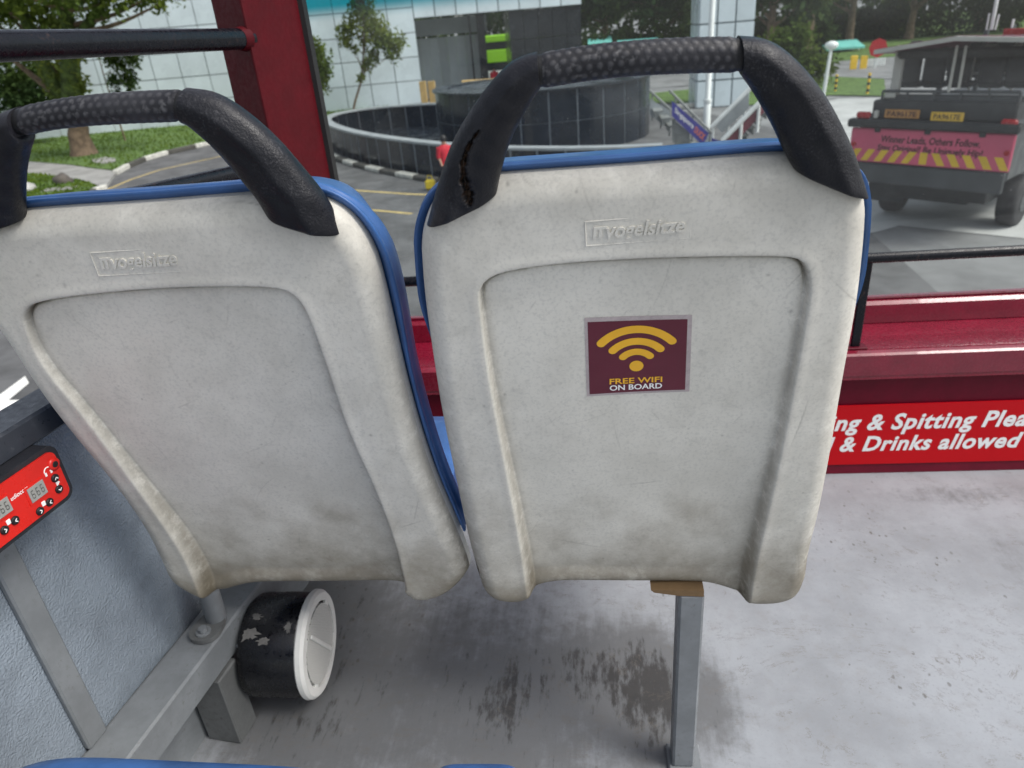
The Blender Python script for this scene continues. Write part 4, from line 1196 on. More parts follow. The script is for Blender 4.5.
# ------------------------------------------------------------------ trees
def leaves(mb, centers, n, size, g, flat=.75):
    """many small two-triangle leaves through the volume of each clump"""
    cs = np.array([c for c, r in centers]); rs = np.array([r if np.ndim(r) else (r, r, r) for c, r in centers], float)
    wts = (rs.prod(1)) ** (2 / 3); cnt = np.maximum(8, (n * wts / wts.sum()).astype(int))
    V = []
    for c, r, k in zip(cs, rs, cnt):
        d = g.normal(size=(k, 3)); d /= np.linalg.norm(d, axis=1)[:, None]
        rad = g.random((k, 1)) ** .45 * (1 + .22 * g.normal(size=(k, 1)).clip(-1, 1.6))
        p = c + d * rad * r
        a = g.normal(size=(k, 3)); a /= np.linalg.norm(a, axis=1)[:, None]
        b = np.cross(a, g.normal(size=(k, 3))); b /= np.linalg.norm(b, axis=1)[:, None]
        s_ = size * (.6 + .8 * g.random((k, 1)))
        V.append(np.stack([p - a * s_, p + b * s_ * .45, p + a * s_, p - b * s_ * .45], 1))
    V = np.vstack(V); k = len(V)
    mb.add(V.reshape(-1, 3), [(4 * i, 4 * i + 1, 4 * i + 2, 4 * i + 3) for i in range(k)])
def tree(name, label, cat, base, trunk, tr, clumps, n, size, seed, leaf='leaf', bark='bark', group=None, limbs=True, flare=1.5):
    g = np.random.default_rng(seed)
    base = np.array(base, float); t = thing(name, base, label, cat, group)
    tk = np.array(trunk, float) + base
    mb = MB(); pts = resample(tk, 24, 2); k = np.linspace(0, 1, 24)
    pts[:, :2] += g.normal(size=(24, 2)) * tr * .06
    rad = tr * (1 - .55 * k) * (1 + (flare - 1) * np.exp(-k * 14))
    mb.tube(pts, rad, 14)
    cl = [(base + np.array(c), r) for c, r in clumps]
    if limbs:
        for c, r in cl:
            j = int(np.clip(np.argmin(np.linalg.norm(pts - (c - [0, 0, np.linalg.norm(c - pts[-1]) * .35]), axis=1)), 6, 22))
            mid = (pts[j] + c) / 2 + [0, 0, -.05 * np.linalg.norm(c - pts[j])]
            mb.tube(resample([pts[j], mid, c], 8, 1), np.linspace(rad[j] * .5, rad[j] * .12, 8), 7)
    build(mb, 'trunk', M[bark], t, recalc=False)
    mb = MB(); leaves(mb, cl, n, size, g); build(mb, 'crown', M[leaf], t, recalc=False)
    return t
def cloud(c, r, k, rs, g):
    """k clumps through an ellipsoid"""
    out = []
    for _ in range(k):
        d = g.normal(size=3); d /= np.linalg.norm(d); q = np.array(c) + d * np.array(r) * g.random() ** .5
        out.append((q, rs * (.6 + .8 * g.random())))
    return out
gt_ = np.random.default_rng(11)
tb = G(85, 157)
pxw = lambda px, py, y: at_y(px, py, y) - tb
# big fern-covered tree on the verge
yT = tb[1]
cl = [(pxw(px, py, yT + dy), r) for px, py, dy, r in ((-10, 0, 0, 1.3), (18, -8, -1, 1.2), (40, -14, 1, 1.3), (62, -12, -2, 1.2), (90, -12, 0, 1.1), (112, -8, -1, 1.0), (135, -10, .5, .9), (152, -4, -.5, .75), (160, 4, -.8, .45), (8, 14, 1, .9), (38, 12, 0, .8), (100, 4, -1, .7), (-20, 30, 1, 1.2), (78, -30, 0, 1.6), (20, -40, 0, 1.8), (120, -38, 0, 1.6), (-40, -10, 2, 1.8), (160, -30, 1, 1.3), (48, 24, -.3, .55))]
tree('large_tree', 'tall spreading tree with fern-covered forked trunk on the grass verge', 'tree', tb, [(0, 0, 0), pxw(78, 130, yT), pxw(73, 100, yT), pxw(70, 60, yT), pxw(66, 20, yT), pxw(60, -25, yT)], .48, cl, 7000, .16, 3, 'leaf', 'bark', 'trees along the street', flare=1.45)
t0 = [o for o in bpy.data.objects if o.name.startswith('large_tree')][0]
mb = MB()
for pth, rr in (([(73, 104), (71, 85), (70, 60), (68, 30), (64, 0)], (.46, .44, .42, .36, .28)), ([(62, 100), (50, 78), (40, 58), (30, 30), (18, 0)], (.25, .32, .32, .26, .2)), ([(72, 52), (80, 38), (90, 22), (104, 4)], (.3, .28, .22, .15))):
    pp = np.array([at_y(a, b, yT - .12) for a, b in pth]); mb.tube(resample(pp, 14, 2), np.interp(np.linspace(0, 1, 14), np.linspace(0, 1, len(rr)), rr), 14)
g_ = np.random.default_rng(5)
build(mb, 'fern_trunk', M['moss'], t0, recalc=False)
mb = MB(); leaves(mb, [(at_y(70 + g_.normal() * 5, y_, yT - .1), .5) for y_ in np.linspace(20, 102, 12)] + [(at_y(48 + (y_ - 75) * .45, y_, yT - .1), .4) for y_ in np.linspace(50, 100, 8)], 2600, .14, g_)
build(mb, 'fern', M['leafbright'], t0, recalc=False)
# dark bush behind it
b2 = G(30, 146)
tree('dark_bush', 'dense dark green bush behind the forked tree, against the pale facade', 'bush', b2, [(0, 0, 0), (0, 0, 1.2), (.2, 0, 2.4)], .12, [(at_y(px, py, b2[1] + dy) - b2, 1.0 * k) for px, py, dy, k in ((12, 75, 0, 1.1), (30, 80, .3, 1.1), (45, 95, 0, .9), (20, 100, 0, 1.2), (38, 70, .4, .9), (8, 92, .3, 1), (30, 110, 0, 1.2), (15, 122, 0, 1.1), (52, 84, .2, .7))], 6500, .13, 8, 'leafdark', 'bark', limbs=False)
b3 = G(-6, 182)
tree('pale_trunk_tree', 'tree at the left edge of the photo showing only its pale knobbly trunk', 'tree', b3, [(0, 0, 0), (0, 0, 2), (.1, 0, 4), (0, .2, 7)], .33, cloud((0, 0, 8.5), (2.5, 2.5, 1.6), 10, 1.2, gt_), 1800, .17, 4, 'leaf', 'barkpale', 'trees along the street')
b4 = G(126, 143)
tree('young_tree', 'slim young tree with dark leaves before the facade left of the red pillar', 'tree', b4, [(0, 0, 0), (0, 0, 1.5), (-.1, 0, 3), (0, 0, 5)], .05, [(at_y(px, py, b4[1] + dy) - b4, r) for px, py, dy, r in ((120, 62, 0, .55), (128, 76, .2, .5), (114, 80, -.2, .42), (130, 86, 0, .4), (110, 58, 0, .45), (133, 60, .2, .45), (122, 44, 0, .6), (118, 92, 0, .25))], 1500, .12, 9, 'leafdark', 'bark', 'trees along the street', flare=1.1)
yb_ = 45.0
b5 = at_y(352, 108, yb_); b5[2] = GZ
tree('young_tree', 'slim street tree with clumped bright crown seen through the windscreen before the facade', 'tree', b5, [(0, 0, 0), at_y(354, 104, yb_) - b5, at_y(362, 80, yb_) - b5, at_y(364, 50, yb_) - b5, at_y(363, 10, yb_) - b5, at_y(362, -20, yb_) - b5], .075, [(at_y(px, py, yb_ + dy) - b5, r) for px, py, dy, r in ((360, 4, 0, .8), (368, 20, .3, .85), (352, 24, 0, .6), (344, 34, .2, .55), (348, 44, 0, .4), (376, 30, -.2, .8), (384, 42, 0, .7), (396, 42, .2, .65), (392, 54, 0, .5), (372, 58, 0, .55), (366, 66, .1, .35), (356, 50, 0, .3), (361, 78, 0, .28), (366, 40, .3, .5), (362, -14, 0, .8))], 3000, .14, 10, 'leafbright', 'bark', 'trees along the street', flare=1.1)
b6 = G(312, 128)
tree('leafy_shrub', 'rounded green shrub tree just right of the red pillar', 'shrub', b6, [(0, 0, 0), (0, 0, 1.2), (0, 0, 3)], .06, [(at_y(px, py, b6[1] + dy) - b6, r) for px, py, dy, r in ((312, 50, 0, .7), (316, 62, .2, .8), (322, 72, 0, .6), (308, 72, 0, .8), (318, 84, 0, .6), (304, 60, 0, .8), (310, 95, 0, .5))], 2600, .13, 12, 'leaf', 'bark', limbs=False)
# row of big dark trees beyond the junction, right
gT = np.random.default_rng(21)
for i, (px, yy, hh, wd_, leaf, lab) in enumerate((
        (605, 78, 13, 4.6, 'leafdark', 'dark broad tree beyond the dark block, above the teal roofs'),
        (655, 70, 12, 4.2, 'leafdark', 'dark tree just left of the glass-clad tower'),
        (768, 60, 12, 4.0, 'leafdark', 'dark tree right of the glass-clad tower, behind the white pole'),
        (806, 66, 13, 4.2, 'leafmid', 'feathery mid green tree behind the right end of the seat handle'),
        (846, 74, 13, 4.4, 'leafdark', 'dark tree on the far pavement above the yellow boards'),
        (905, 80, 13, 5.2, 'leafmid', 'tree crown above the left end of the truck roof'),
        (970, 84, 14, 5.6, 'leafdark', 'dark tree crown behind the masts on the truck'),
        (1040, 78, 14, 5.6, 'leafmid', 'tree crown at the right edge above the truck roof'))):
    b = at_y(px, 60, yy); b[2] = GZ
    cl_ = cloud((0, 0, hh * .56), (wd_, wd_, hh * .30), 26, wd_ * .33, gT)
    tree('broad_tree', lab, 'tree', b, [(0, 0, 0), (.1, 0, hh * .25), (-.1, .1, hh * .5), (0, 0, hh * .7)], .34, cl_, 4200, .34, 30 + i, leaf, 'bark', 'large trees beyond the junction')
# the wood behind them reads as one mass
mb = MB(); cl_ = []
for x in np.arange(-30, 130, 5.0):
    yv = 112 + gT.normal() * 4
    for z in (1.5, 5, 9, 13, 16): cl_.append(((x + gT.normal() * 2, yv + gT.normal() * 2, GZ + z), 3.6))
leaves(mb, cl_, 22000, .75, gT); struct(build(mb, 'far_trees', M['leafdark'], recalc=False), 'stuff')
for hx0, hx1, yy, hz, lab in ((584, 700, 68, 2.6, 'long dark hedge under the trees left of the glass-clad tower'), (752, 826, 70, 3.0, 'dark hedge between the glass-clad tower and the lamp post'), (884, 1060, 82, 3.4, 'dark hedge behind the roof of the truck'), (822, 890, 84, 3.0, 'distant dark hedge behind the yellow boards')):
    a = at_y(hx0, 60, yy); b = at_y(hx1, 60, yy); mb = MB()
    cs = [((x + gT.normal() * .2, yy + gT.normal() * .3, GZ + z), .95) for x in np.arange(a[0], b[0], .8) for z in np.arange(.5, hz, .9)]
    leaves(mb, cs, 5200, .24, gT); tag(build(mb, 'hedge', M['leafdark'], at=((a[0] + b[0]) / 2, yy, GZ), recalc=False), lab, 'hedge', 'hedges beyond the junction')
b7 = G(786, 88)
tree('low_shrub', 'low green shrub under the feathery tree beside the far road', 'shrub', b7, [(0, 0, 0), (0, 0, .8), (0, 0, 1.4)], .08, [((dx, 0, dz), r) for dx, dz, r in ((-1, 1, .9), (0, 1.6, 1.1), (1, 1.1, .9), (.4, 2.4, .9), (-.7, 2.2, .8), (1.8, .9, .8))], 2600, .16, 15, 'leaf', 'bark', limbs=False)

sheet('bare_soil', [g2(93, 163), g2(104, 160), g2(116, 161.5), g2(117, 165), g2(105, 167), g2(95, 166)], .15, M['path'])
# boulders and stepping stone
def boulder(px, py, r, label, mat, seed, sq=(1, .8, .7)):
    g = np.random.default_rng(seed); c = G(px, py, .13); n1, n2 = 14, 9; rg = []
    ph = g.random(6) * 6
    for j in range(n2):
        th = math.pi * (.02 + .96 * j / (n2 - 1)); row = []
        for i in range(n1):
            a = 2 * math.pi * i / n1; k = 1 + .12 * math.sin(3 * a + ph[0] + th * 2) + .1 * math.sin(2 * th * 2 + ph[1] + a) + .05 * math.sin(5 * a + ph[2])
            row.append(c + r * k * np.array([math.sin(th) * math.cos(a) * sq[0], math.sin(th) * math.sin(a) * sq[1], (math.cos(th) * .9 + .35) * sq[2]]))
        rg.append(np.array(row))
    mb = MB(); mb.rings(rg[::-1], True, True); tag(build(mb, 'boulder', mat, at=c), label, 'boulder', 'boulders on the verge')
boulder(63, 183, .36, 'dark brown boulder on the grass beside the footpath', M['rockdark'], 1)
boulder(26, 191, .36, 'pale white boulder on the grass left of the dark one', M['rockpale'], 2)
mb = MB(); c = G(60, 189.5, .13); mb.box(c + [0, 0, .02], (1.1, .5, .05), (1, .15, 0), (0, 1, 0), .015); tag(build(mb, 'stepping_stone', M['path'], at=c), 'flat pale stepping stone lying in the lower grass', 'stone')

# ------------------------------------------------------------------ office building
f0 = np.array([*G(27, 142)[:2]]); f1 = np.array([*G(207, 125)[:2]]); fd = (f1 - f0) / np.linalg.norm(f1 - f0); fn = np.array([fd[1], -fd[0]])    # towards us
def FB(s_, o, z): return np.array([*(f0 + fd * s_ + fn * o), GZ + z])
def fs(px, z_=0):                                            # where a pixel column meets the facade
    r = ray(px, 60); a = np.array([[r[0], -fd[0]], [r[1], -fd[1]]]); return np.linalg.solve(a, f0)[1]
t = thing('office_building', FB(10, 0, 0), 'long office building clad in pale frosted glass panels with a dark recess', 'building')
sA, sB = fs(419), fs(583); PW, PH = 1.62, 1.38; ztop = 12.4
lint = 5.0
mb = MB(); bk = MB()
for i in range(-22, 40):
    x0 = sA - PW * (i + 1) if i < 22 else 0
    pass
cols = [(sA - PW * (i + 1), sA - PW * i) for i in range(46)]
for (a, b) in cols:
    for j in range(int(ztop / PH)):
        mb.box(FB((a + b) / 2, .03, j * PH + PH / 2 + .1), (PW - .05, .05, PH - .05), (*fd, 0), (*fn, 0))
n_ = int((sB - sA) / 1.45) + 1
for i in range(n_):
    for j in range(5):
        mb.box(FB(sA + (i + .5) * (sB - sA) / n_, .03, lint + .72 + j * 1.44), ((sB - sA) / n_ - .07, .05, 1.38), (*fd, 0), (*fn, 0))
build(mb, 'cladding', M['panel'], t, recalc=False)
mb = MB(); mb.box(FB(sA - 37, -.2, ztop / 2), (74, .38, ztop), (*fd, 0), (*fn, 0)); mb.box(FB((sA + sB) / 2, -.2, lint + 3.7), (sB - sA, .38, 7.4), (*fd, 0), (*fn, 0)); build(mb, 'wall', M['joint'], t)
mb = MB(); mb.box(FB((sA + sB) / 2 - 14, -3.6, lint + 5), (sB - sA + 28, 6.4, 6.8), (*fd, 0), (*fn, 0)); mb.box(FB(sA - 18, -7, 4), (36, 12, 8), (*fd, 0), (*fn, 0)); build(mb, 'upper_floors', M['recess'], t)
so1, so2 = fs(481), fs(512)
mb = MB(); w_ = .62; k = int((so1 - sA + 2) / w_)
for i in range(k): mb.box(FB(sA - 1 + w_ * (i + .5), -4.5, lint / 2 - .6), (w_ - .012, .12, lint - 1.2), (*fd, 0), (*fn, 0))
mb.box(FB((sA + so1) / 2, -4.5, lint - .55), (so1 - sA + 2, .1, 1.0), (*fd, 0), (*fn, 0))
build(mb, 'recess_wall', M['recess'], t, recalc=False)
mb = MB(); mb.box(FB(so1 + .35, -2.2, lint / 2), (.5, .5, lint), (*fd, 0), (*fn, 0)); mb.box(FB(so1 - .35, -2.4, lint / 2), (.12, .12, lint), (*fd, 0), (*fn, 0)); build(mb, 'column', M['darkclad'], t)
mb = MB()
for i in range(5):
    a = so2 + (sB - so2) / 5 * i
    for j in range(3): mb.box(FB(a + (sB - so2) / 10, -1.5, j * 1.66 + .83), ((sB - so2) / 5 - .03, 2.6, 1.63), (*fd, 0), (*fn, 0))
build(mb, 'dark_block', M['darkclad'], t, recalc=False)

# ------------------------------------------------------------------ spiral ramp: outer wall with kerb, inner drum
hr = 1.08
rim = np.array([G(px, py, hr)[:2] for px, py in ((662, 145), (640, 146), (615, 147), (560, 148), (500, 147.5), (460, 145.5), (420, 142), (370, 135.5), (342, 129.5), (327, 124), (322, 119.5), (327, 115), (345, 110.5), (380, 106), (436, 102.5), (500, 101))])
rim = resample(rim, 90, 3)
def wallstrip(path, z0, z1, o0, o1):
    t_ = np.gradient(path, axis=0); t_ /= np.linalg.norm(t_, axis=1)[:, None]; n_ = np.stack([-t_[:, 1], t_[:, 0]], 1)
    return path + n_ * o0, path + n_ * o1
def curved(mbx, path, z0, z1, o0, o1, i0, i1):
    a, b = wallstrip(path, z0, z1, o0, o1)
    a, b = a[i0:i1 + 1], b[i0:i1 + 1]; k = len(a)
    V = np.vstack([np.c_[q, np.full(k, GZ + z)] for q, z in ((a, z0), (b, z0), (b, z1), (a, z1))])
    F = [(c * k + j, c * k + j + 1, ((c + 1) % 4) * k + j + 1, ((c + 1) % 4) * k + j) for c in range(4) for j in range(k - 1)]
    F += [(0, k, 2 * k, 3 * k), (k - 1, 2 * k - 1, 3 * k - 1, 4 * k - 1)]
    mbx.add(V, F, False)
mid_ = rim[20:40].mean(0); tt_ = np.gradient(rim, axis=0)[5]; sg = 1 if np.dot([-tt_[1], tt_[0]], np.array([-2, 30]) - rim[5]) > 0 else -1
t = thing('ramp_wall', (*rim[45], GZ), 'low curved ramp wall of dark tiles with a pale coping, outer ring', 'wall')
mb = MB(); curved(mb, rim, 0, hr - .065, .006 * sg, .28 * sg, 0, 89); build(mb, 'core', M['tilejoint'], t)
mb = MB()
l_ = np.r_[0, np.cumsum(np.linalg.norm(np.diff(rim, axis=0), axis=1))]
nt = int(l_[-1] / .86)
for o0, o1 in ((0, .05), (.24, .29)):
    for i in range(nt):
        s_ = np.linspace(l_[-1] * i / nt + .032, l_[-1] * (i + 1) / nt - .032, 4)
        pth = np.stack([np.interp(s_, l_, rim[:, 0]), np.interp(s_, l_, rim[:, 1])], 1)
        curved(mb, pth, .01, hr - .075, o0 * sg, o1 * sg, 0, 3)
build(mb, 'tiles', M['darktile'], t, recalc=False)
mb = MB(); curved(mb, rim, hr - .07, hr, -.05 * sg, .34 * sg, 0, 89); build(mb, 'coping', M['cap'], t)
a_, _ = wallstrip(rim, 0, 0, -.45 * sg, 0)
kerb(a_[20:62], 0, 1.1, .3, .15)
struct(build(MB().add(np.c_[rim[4:], np.full(86, GZ + .03)], [tuple(range(86))]), 'ramp_floor', M['darktile']))
dc = np.array([-2.1, 30.2]); dr_ = 4.2; dh = 2.16
t = thing('ramp_drum', (*dc, GZ), 'tall round drum of dark tiles inside the curved ramp wall', 'drum')
def arcp(r, a0, a1, n): 
    a = np.linspace(a0, a1, n); return np.stack([dc[0] + r * np.cos(a), dc[1] + r * np.sin(a)], 1)
mb = MB()
NT = 26
for i in range(NT):
    a0, a1 = 2 * math.pi * i / NT + .006, 2 * math.pi * (i + 1) / NT - .006
    for z0, z1 in ((.02, 1.05), (1.07, dh - .06)): curved(mb, arcp(dr_, a0, a1, 6), z0, z1, 0, .06, 0, 5)
build(mb, 'tiles', M['darktile'], t, recalc=False)
mb = MB(); c2 = arcp(dr_ - .02, 0, 2 * math.pi, 97)[:-1]; mb.rings([np.c_[c2, np.full(96, GZ + .0)], np.c_[c2, np.full(96, GZ + dh - .08)]], True, False); build(mb, 'core', M['tilejoint'], t)
mb = MB(); o_, i_ = arcp(dr_ + .1, 0, 2 * math.pi, 97)[:-1], arcp(dr_ - .5, 0, 2 * math.pi, 97)[:-1]
mb.rings([np.c_[o_, np.full(96, GZ + dh - .07)], np.c_[o_, np.full(96, GZ + dh)], np.c_[i_, np.full(96, GZ + dh)], np.c_[i_, np.full(96, GZ + dh - .07)]], False, False); build(mb, 'coping', M['darkclad'], t)
mb = MB(); mb.add(np.c_[c2 * .985 + dc * .015, np.full(96, GZ + dh - .045)], [tuple(range(96))]); build(mb, 'top_surface', M['darkclad'], t)
# ochre boards
for (x0, x1, y0, y1, yy, lab) in ((421.5, 425.5, 81, 103, 42.0, 'ochre upright board at the foot of the facade corner, left one of two'), (430, 434.5, 81, 103, 42.4, 'ochre upright board at the foot of the facade corner, right one of two')):
    a = at_y(x0, y1, yy); b = at_y(x1, y0, yy); tag(build(MB().box((a + b) / 2, (b[0] - a[0], .12, b[2] - a[2]), bev=.02), 'upright_board', M['ochre'], at=(a + b) / 2), lab, 'board', 'ochre boards by the facade')
a = at_y(462, 82, 33.5); b = at_y(502, 79.5, 33.5); tag(build(MB().tube([a, b], .07, 10), 'barrier_bar', M['ochre'], at=a), 'thin ochre barrier bar lying along the back of the dark drum', 'barrier')
# lime bus beyond the opening
yB = 63.0
def LB(px, py): return at_y(px, py, yB)
bx0 = LB(441, 36); top = 3.55
t = thing('double_decker_bus', (bx0[0], yB, GZ), 'lime green double-decker bus passing beyond the dark opening', 'bus')
Lx = 10.5; w2 = 2.4
bb = lambda z0, z1, o=0, m='lime', nm='body': build(MB().box((bx0[0] + Lx / 2, yB + w2 / 2, GZ + (z0 + z1) / 2), (Lx + o, w2 + o, z1 - z0), bev=.06), nm, M[m], t)
bb(.35, .95, 0, 'polewhite'); bb(.95, 1.55, -.04, 'darkglass', 'lower_windows'); bb(1.55, 2.5, 0); bb(2.5, 3.05, -.04, 'darkglass', 'upper_windows'); bb(3.05, top, 0, 'lime', 'roof')
for wx in (1.8, 7.6):
    for wy in (.12, w2 - .12): build(MB().cyl((bx0[0] + wx, yB + wy - .14, GZ + .48), (bx0[0] + wx, yB + wy + .14, GZ + .48), .48, 24), 'wheel', M['tyre'], t)
# glass-clad tower
c = G(723, 107); t = thing('glass_tower', (c[0], c[1] + 1.4, GZ), 'slim tower clad in pale glass panels behind the white pole', 'tower')
x0, x1 = at_y(697, 80, c[1])[0], at_y(750, 80, c[1])[0]
mb = MB(); mb.box(((x0 + x1) / 2, c[1] + 1.45, GZ + 6.5), (x1 - x0 - .06, 2.8, 13)); build(mb, 'core', M['joint'], t)
mb = MB()
for i in range(3):
    for j in range(11):
        w_ = (x1 - x0) / 3; mb.box((x0 + w_ * (i + .5), c[1] + .02, GZ + j * 1.18 + .6), (w_ - .07, .06, 1.11)); mb.box((x0, c[1] + .5 + i * .93, GZ + j * 1.18 + .6), (.06, .87, 1.11)); mb.box((x1, c[1] + .5 + i * .93, GZ + j * 1.18 + .6), (.06, .87, 1.11))
build(mb, 'panels', M['panel'], t, recalc=False)
mb = MB(); q = G(694, 108); mb.box(q + [0, 0, .12], (1.7, .3, .22), bev=.04); tag(build(mb, 'kerb_block', M['kerbw'], at=q), 'white painted kerb block at the foot of the glass tower', 'kerb')
# white pole
q = G(705, 159); tp = at_y(718, 0, q[1]); 
t = thing('street_pole', q, 'tall pale pole standing before the glass tower and the stairs', 'pole')
build(MB().tube([q, q + [0, 0, 1.7], q + [0.0, 0, 1.72], q + [.05, 0, 9]], [.115, .105, .085, .07], 20), 'shaft', M['polewhite'], t)
build(MB().tube([q + [0, 0, .0], q + [0, 0, .05]], [.2, .2], 20), 'base_plate', M['polewhite'], t)
build(MB().tube([q + [0, 0, 1.66], q + [0, 0, 1.74]], [.125, .125], 20), 'collar', M['polewhite'], t)

# stairs: two flights that meet at a low landing
def flight(name, label, top, bot, depth, mats, nst, bannerquad, ybn, railpairs, panelquads):
    """top/bot: pixel of the upper and lower nosing on the near stringer plane y"""
    y = ybn; A, B = at_y(*top, y), at_y(*bot, y)
    t = thing(name, (B[0], y, GZ), label, 'stairs', 'boarding stairs')
    mb = MB(); 
    for i in range(nst):
        k0, k1 = i / nst, (i + 1) / nst; p = A * (1 - k0) + B * k0; q = A * (1 - k1) + B * k1
        z = p[2] - (A[2] - B[2]) / nst * .5
        mb.box(((p[0] + q[0]) / 2, y + depth / 2, z), (abs(q[0] - p[0]) + .06, depth, .05))
        mb.box((p[0] + np.sign(q[0] - p[0]) * .02, y + depth / 2, z - .1), (.03, depth, .2))
    build(mb, 'treads', mats[0], t, recalc=False)
    for pq, nm, m_, oy in panelquads:
        mb = MB(); pts = np.array([at_y(a, b, y + oy) for a, b in pq]); mb.prism(pts, (0, .04, 0)); build(mb, nm, m_, t)
    for (a, b), r_, oy in railpairs:
        pa_, pb_ = at_y(*a, y + oy), at_y(*b, y + oy); build(MB().tube([pa_, pb_], r_, 12), 'handrail', mats[1], t)
        mb = MB()
        for k in (.15, .55, .95):
            p = pa_ * (1 - k) + pb_ * k; mb.tube([p, p - [0, 0, .8]], r_ * .7, 8); 
            build(mb, 'rail_post', mats[1], t); mb = MB()
    return t, y
t, y = flight('boarding_stairs', 'grey stairs descending right with a blue and violet banner on the rail', (655, 108), (712, 166), 1.1, (M['stairgrey'], M['stairgrey']), 8, None, 22.9,
    [(((649, 90), (671, 110)), .035, .9), (((669, 90), (712, 133)), .035, -.02)],
    [([(650, 99), (670, 111), (670, 130), (650, 115)], 'side_panel', M['cap'], .8), ([(672, 101), (709, 133), (703, 146), (672, 116)], 'banner', M['banner'], -.08), ([(712, 138), (722, 142), (722, 163), (711, 158)], 'end_board', M['banner'], -.1), ([(672, 118), (690, 133), (690, 166), (672, 140)], 'side_panel', M['stairgrey'], .02)])
bnr = lambda x, yq: at_y(*(np.array((673.5, 103.5)) * (1 - x) * yq + np.array((707.5, 134.0)) * x * yq + np.array((673.5, 114.5)) * (1 - x) * (1 - yq) + np.array((703.5, 144)) * x * (1 - yq)), y - .085)
mb = MB(); write(mb, 'Singapore', bnr, .04, .18, .62, .85, shear=.2, offset=.015); build(mb, 'lettering', M['white'], t, recalc=False)
mb = MB(); write(mb, 'DUCK', bnr, .66, .2, .97, .8, shear=.2, offset=.02); build(mb, 'lettering', M['orange'], t, recalc=False)
t, y = flight('boarding_stairs', 'stairs rising right with two white handrails and a dark red banner', (775, 100), (722, 162), 1.1, (M['stairgrey'], M['polewhite']), 8, None, 22.4,
    [(((752, 86.5), (711, 128)), .07, .9), (((766, 96), (722, 141)), .07, -.1)],
    [([(764, 99), (768, 108), (727, 151), (723, 144)], 'banner', M['bannerred'], -.06), ([(749, 92), (749, 108), (722, 133), (716, 126)], 'side_panel', M['cap'], .85)])

# ------------------------------------------------------------------ people
def person(at, h, label, top, legs, pose=0, face=0, bag=None, group=None):
    at = np.array(at, float); k = h / 1.7
    c_, s_ = math.cos(face), math.sin(face)
    def P(x, y, z): return at + k * np.array([x * c_ - y * s_, x * s_ + y * c_, z])
    t = thing('person', at, label, 'person', group)
    def loft(secs, name, mat, par=t, n=16):
        mb = MB(); a = np.linspace(0, 2 * math.pi, n, endpoint=False); rg = []
        for (x, y, z, rx, ry) in secs: rg.append(np.array([P(x + rx * math.cos(q), y + ry * math.sin(q), z) for q in a]))
        mb.rings(rg, True, True); return build(mb, name, mat, par)
    # one skin-modifier body
    J = dict(p=(0, 0, .93), c=(0, 0, 1.22), n=(0, 0, 1.42), h0=(0, -.01, 1.52), h1=(0, -.01, 1.62), sl=(-.17, 0, 1.38), el=(-.22, .02, 1.1), wl=(-.2, -.1, .88), sr=(.17, 0, 1.38), er=(.22, .02, 1.1), wr=(.2, -.12, .9), hl=(-.09, 0, .88), kl=(-.1, -.02, .49), al=(-.1, .02, .08), tl=(-.11, -.14, .04), hr=(.09, 0, .88), kr=(.1, -.03, .49), ar=(.1, .0, .08), tr=(.11, -.16, .04), hdl=(-.19, -.15, .80), hdr=(.19, -.17, .82))
    RR = dict(p=.13, c=.14, n=.055, h0=.085, h1=.095, sl=.07, el=.045, wl=.033, sr=.07, er=.045, wr=.033, hl=.09, kl=.06, al=.045, tl=.035, hr=.09, kr=.06, ar=.045, tr=.035, hdl=.035, hdr=.035)
    E_ = ['pc', 'cn', ('n', 'h0'), ('h0', 'h1'), ('c', 'sl'), ('sl', 'el'), ('el', 'wl'), ('wl', 'hdl'), ('c', 'sr'), ('sr', 'er'), ('er', 'wr'), ('wr', 'hdr'), ('p', 'hl'), ('hl', 'kl'), ('kl', 'al'), ('al', 'tl'), ('p', 'hr'), ('hr', 'kr'), ('kr', 'ar'), ('ar', 'tr')]
    ks = list(J); me = bpy.data.meshes.new('body')
    me.from_pydata([tuple(P(*J[q]) - at) for q in ks], [(ks.index(e[0]), ks.index(e[1])) for e in E_], [])
    o = bpy.data.objects.new('body', me); COL.objects.link(o); o.parent = t; ORIG[o.name] = at
    sk = o.modifiers.new('skin', 'SKIN'); sk.use_smooth_shade = True
    for i, q in enumerate(ks): me.skin_vertices[0].data[i].radius = (RR[q] * k, RR[q] * k)
    me.skin_vertices[0].data[0].use_root = True
    sb = o.modifiers.new('sub', 'SUBSURF'); sb.levels = 1; sb.render_levels = 2
    me.materials.append(M['skin'])
    loft([(0, 0, .82, .20, .16), (0, 0, .95, .20, .165), (0, 0, 1.12, .195, .165), (0, 0, 1.28, .215, .165), (0, 0, 1.4, .21, .13), (0, 0, 1.46, .10, .085)], 'shirt', top)
    for sx, a, b, c in ((-1, 'sl', 'el', 'wl'), (1, 'sr', 'er', 'wr')):
        mb = MB(); mb.tube([P(*J[a]), P(*J[b]), (P(*J[b]) * .75 + P(*J[c]) * .25)], [.105 * k, .078 * k, .068 * k], 14); build(mb, 'sleeve', top, t)
    for a, b, c in (('hl', 'kl', 'al'), ('hr', 'kr', 'ar')):
        mb = MB(); mb.tube([P(*J[a]) + [0, 0, .05 * k], P(*J[b]), P(*J[c]) + [0, 0, .02]], [.115 * k, .085 * k, .075 * k], 14); build(mb, 'trouser_leg', legs, t)
    loft([(0, .012, 1.56, .095, .105), (0, .012, 1.64, .108, .115), (0, .01, 1.70, .098, .105), (0, .005, 1.745, .05, .055)], 'hair', M['hair'])
    return t
M['skin'] = pm('skin', (.42, .25, .17), .55, .06, 10); M['hair'] = pm('black_hair', (.012, .01, .009), .5)
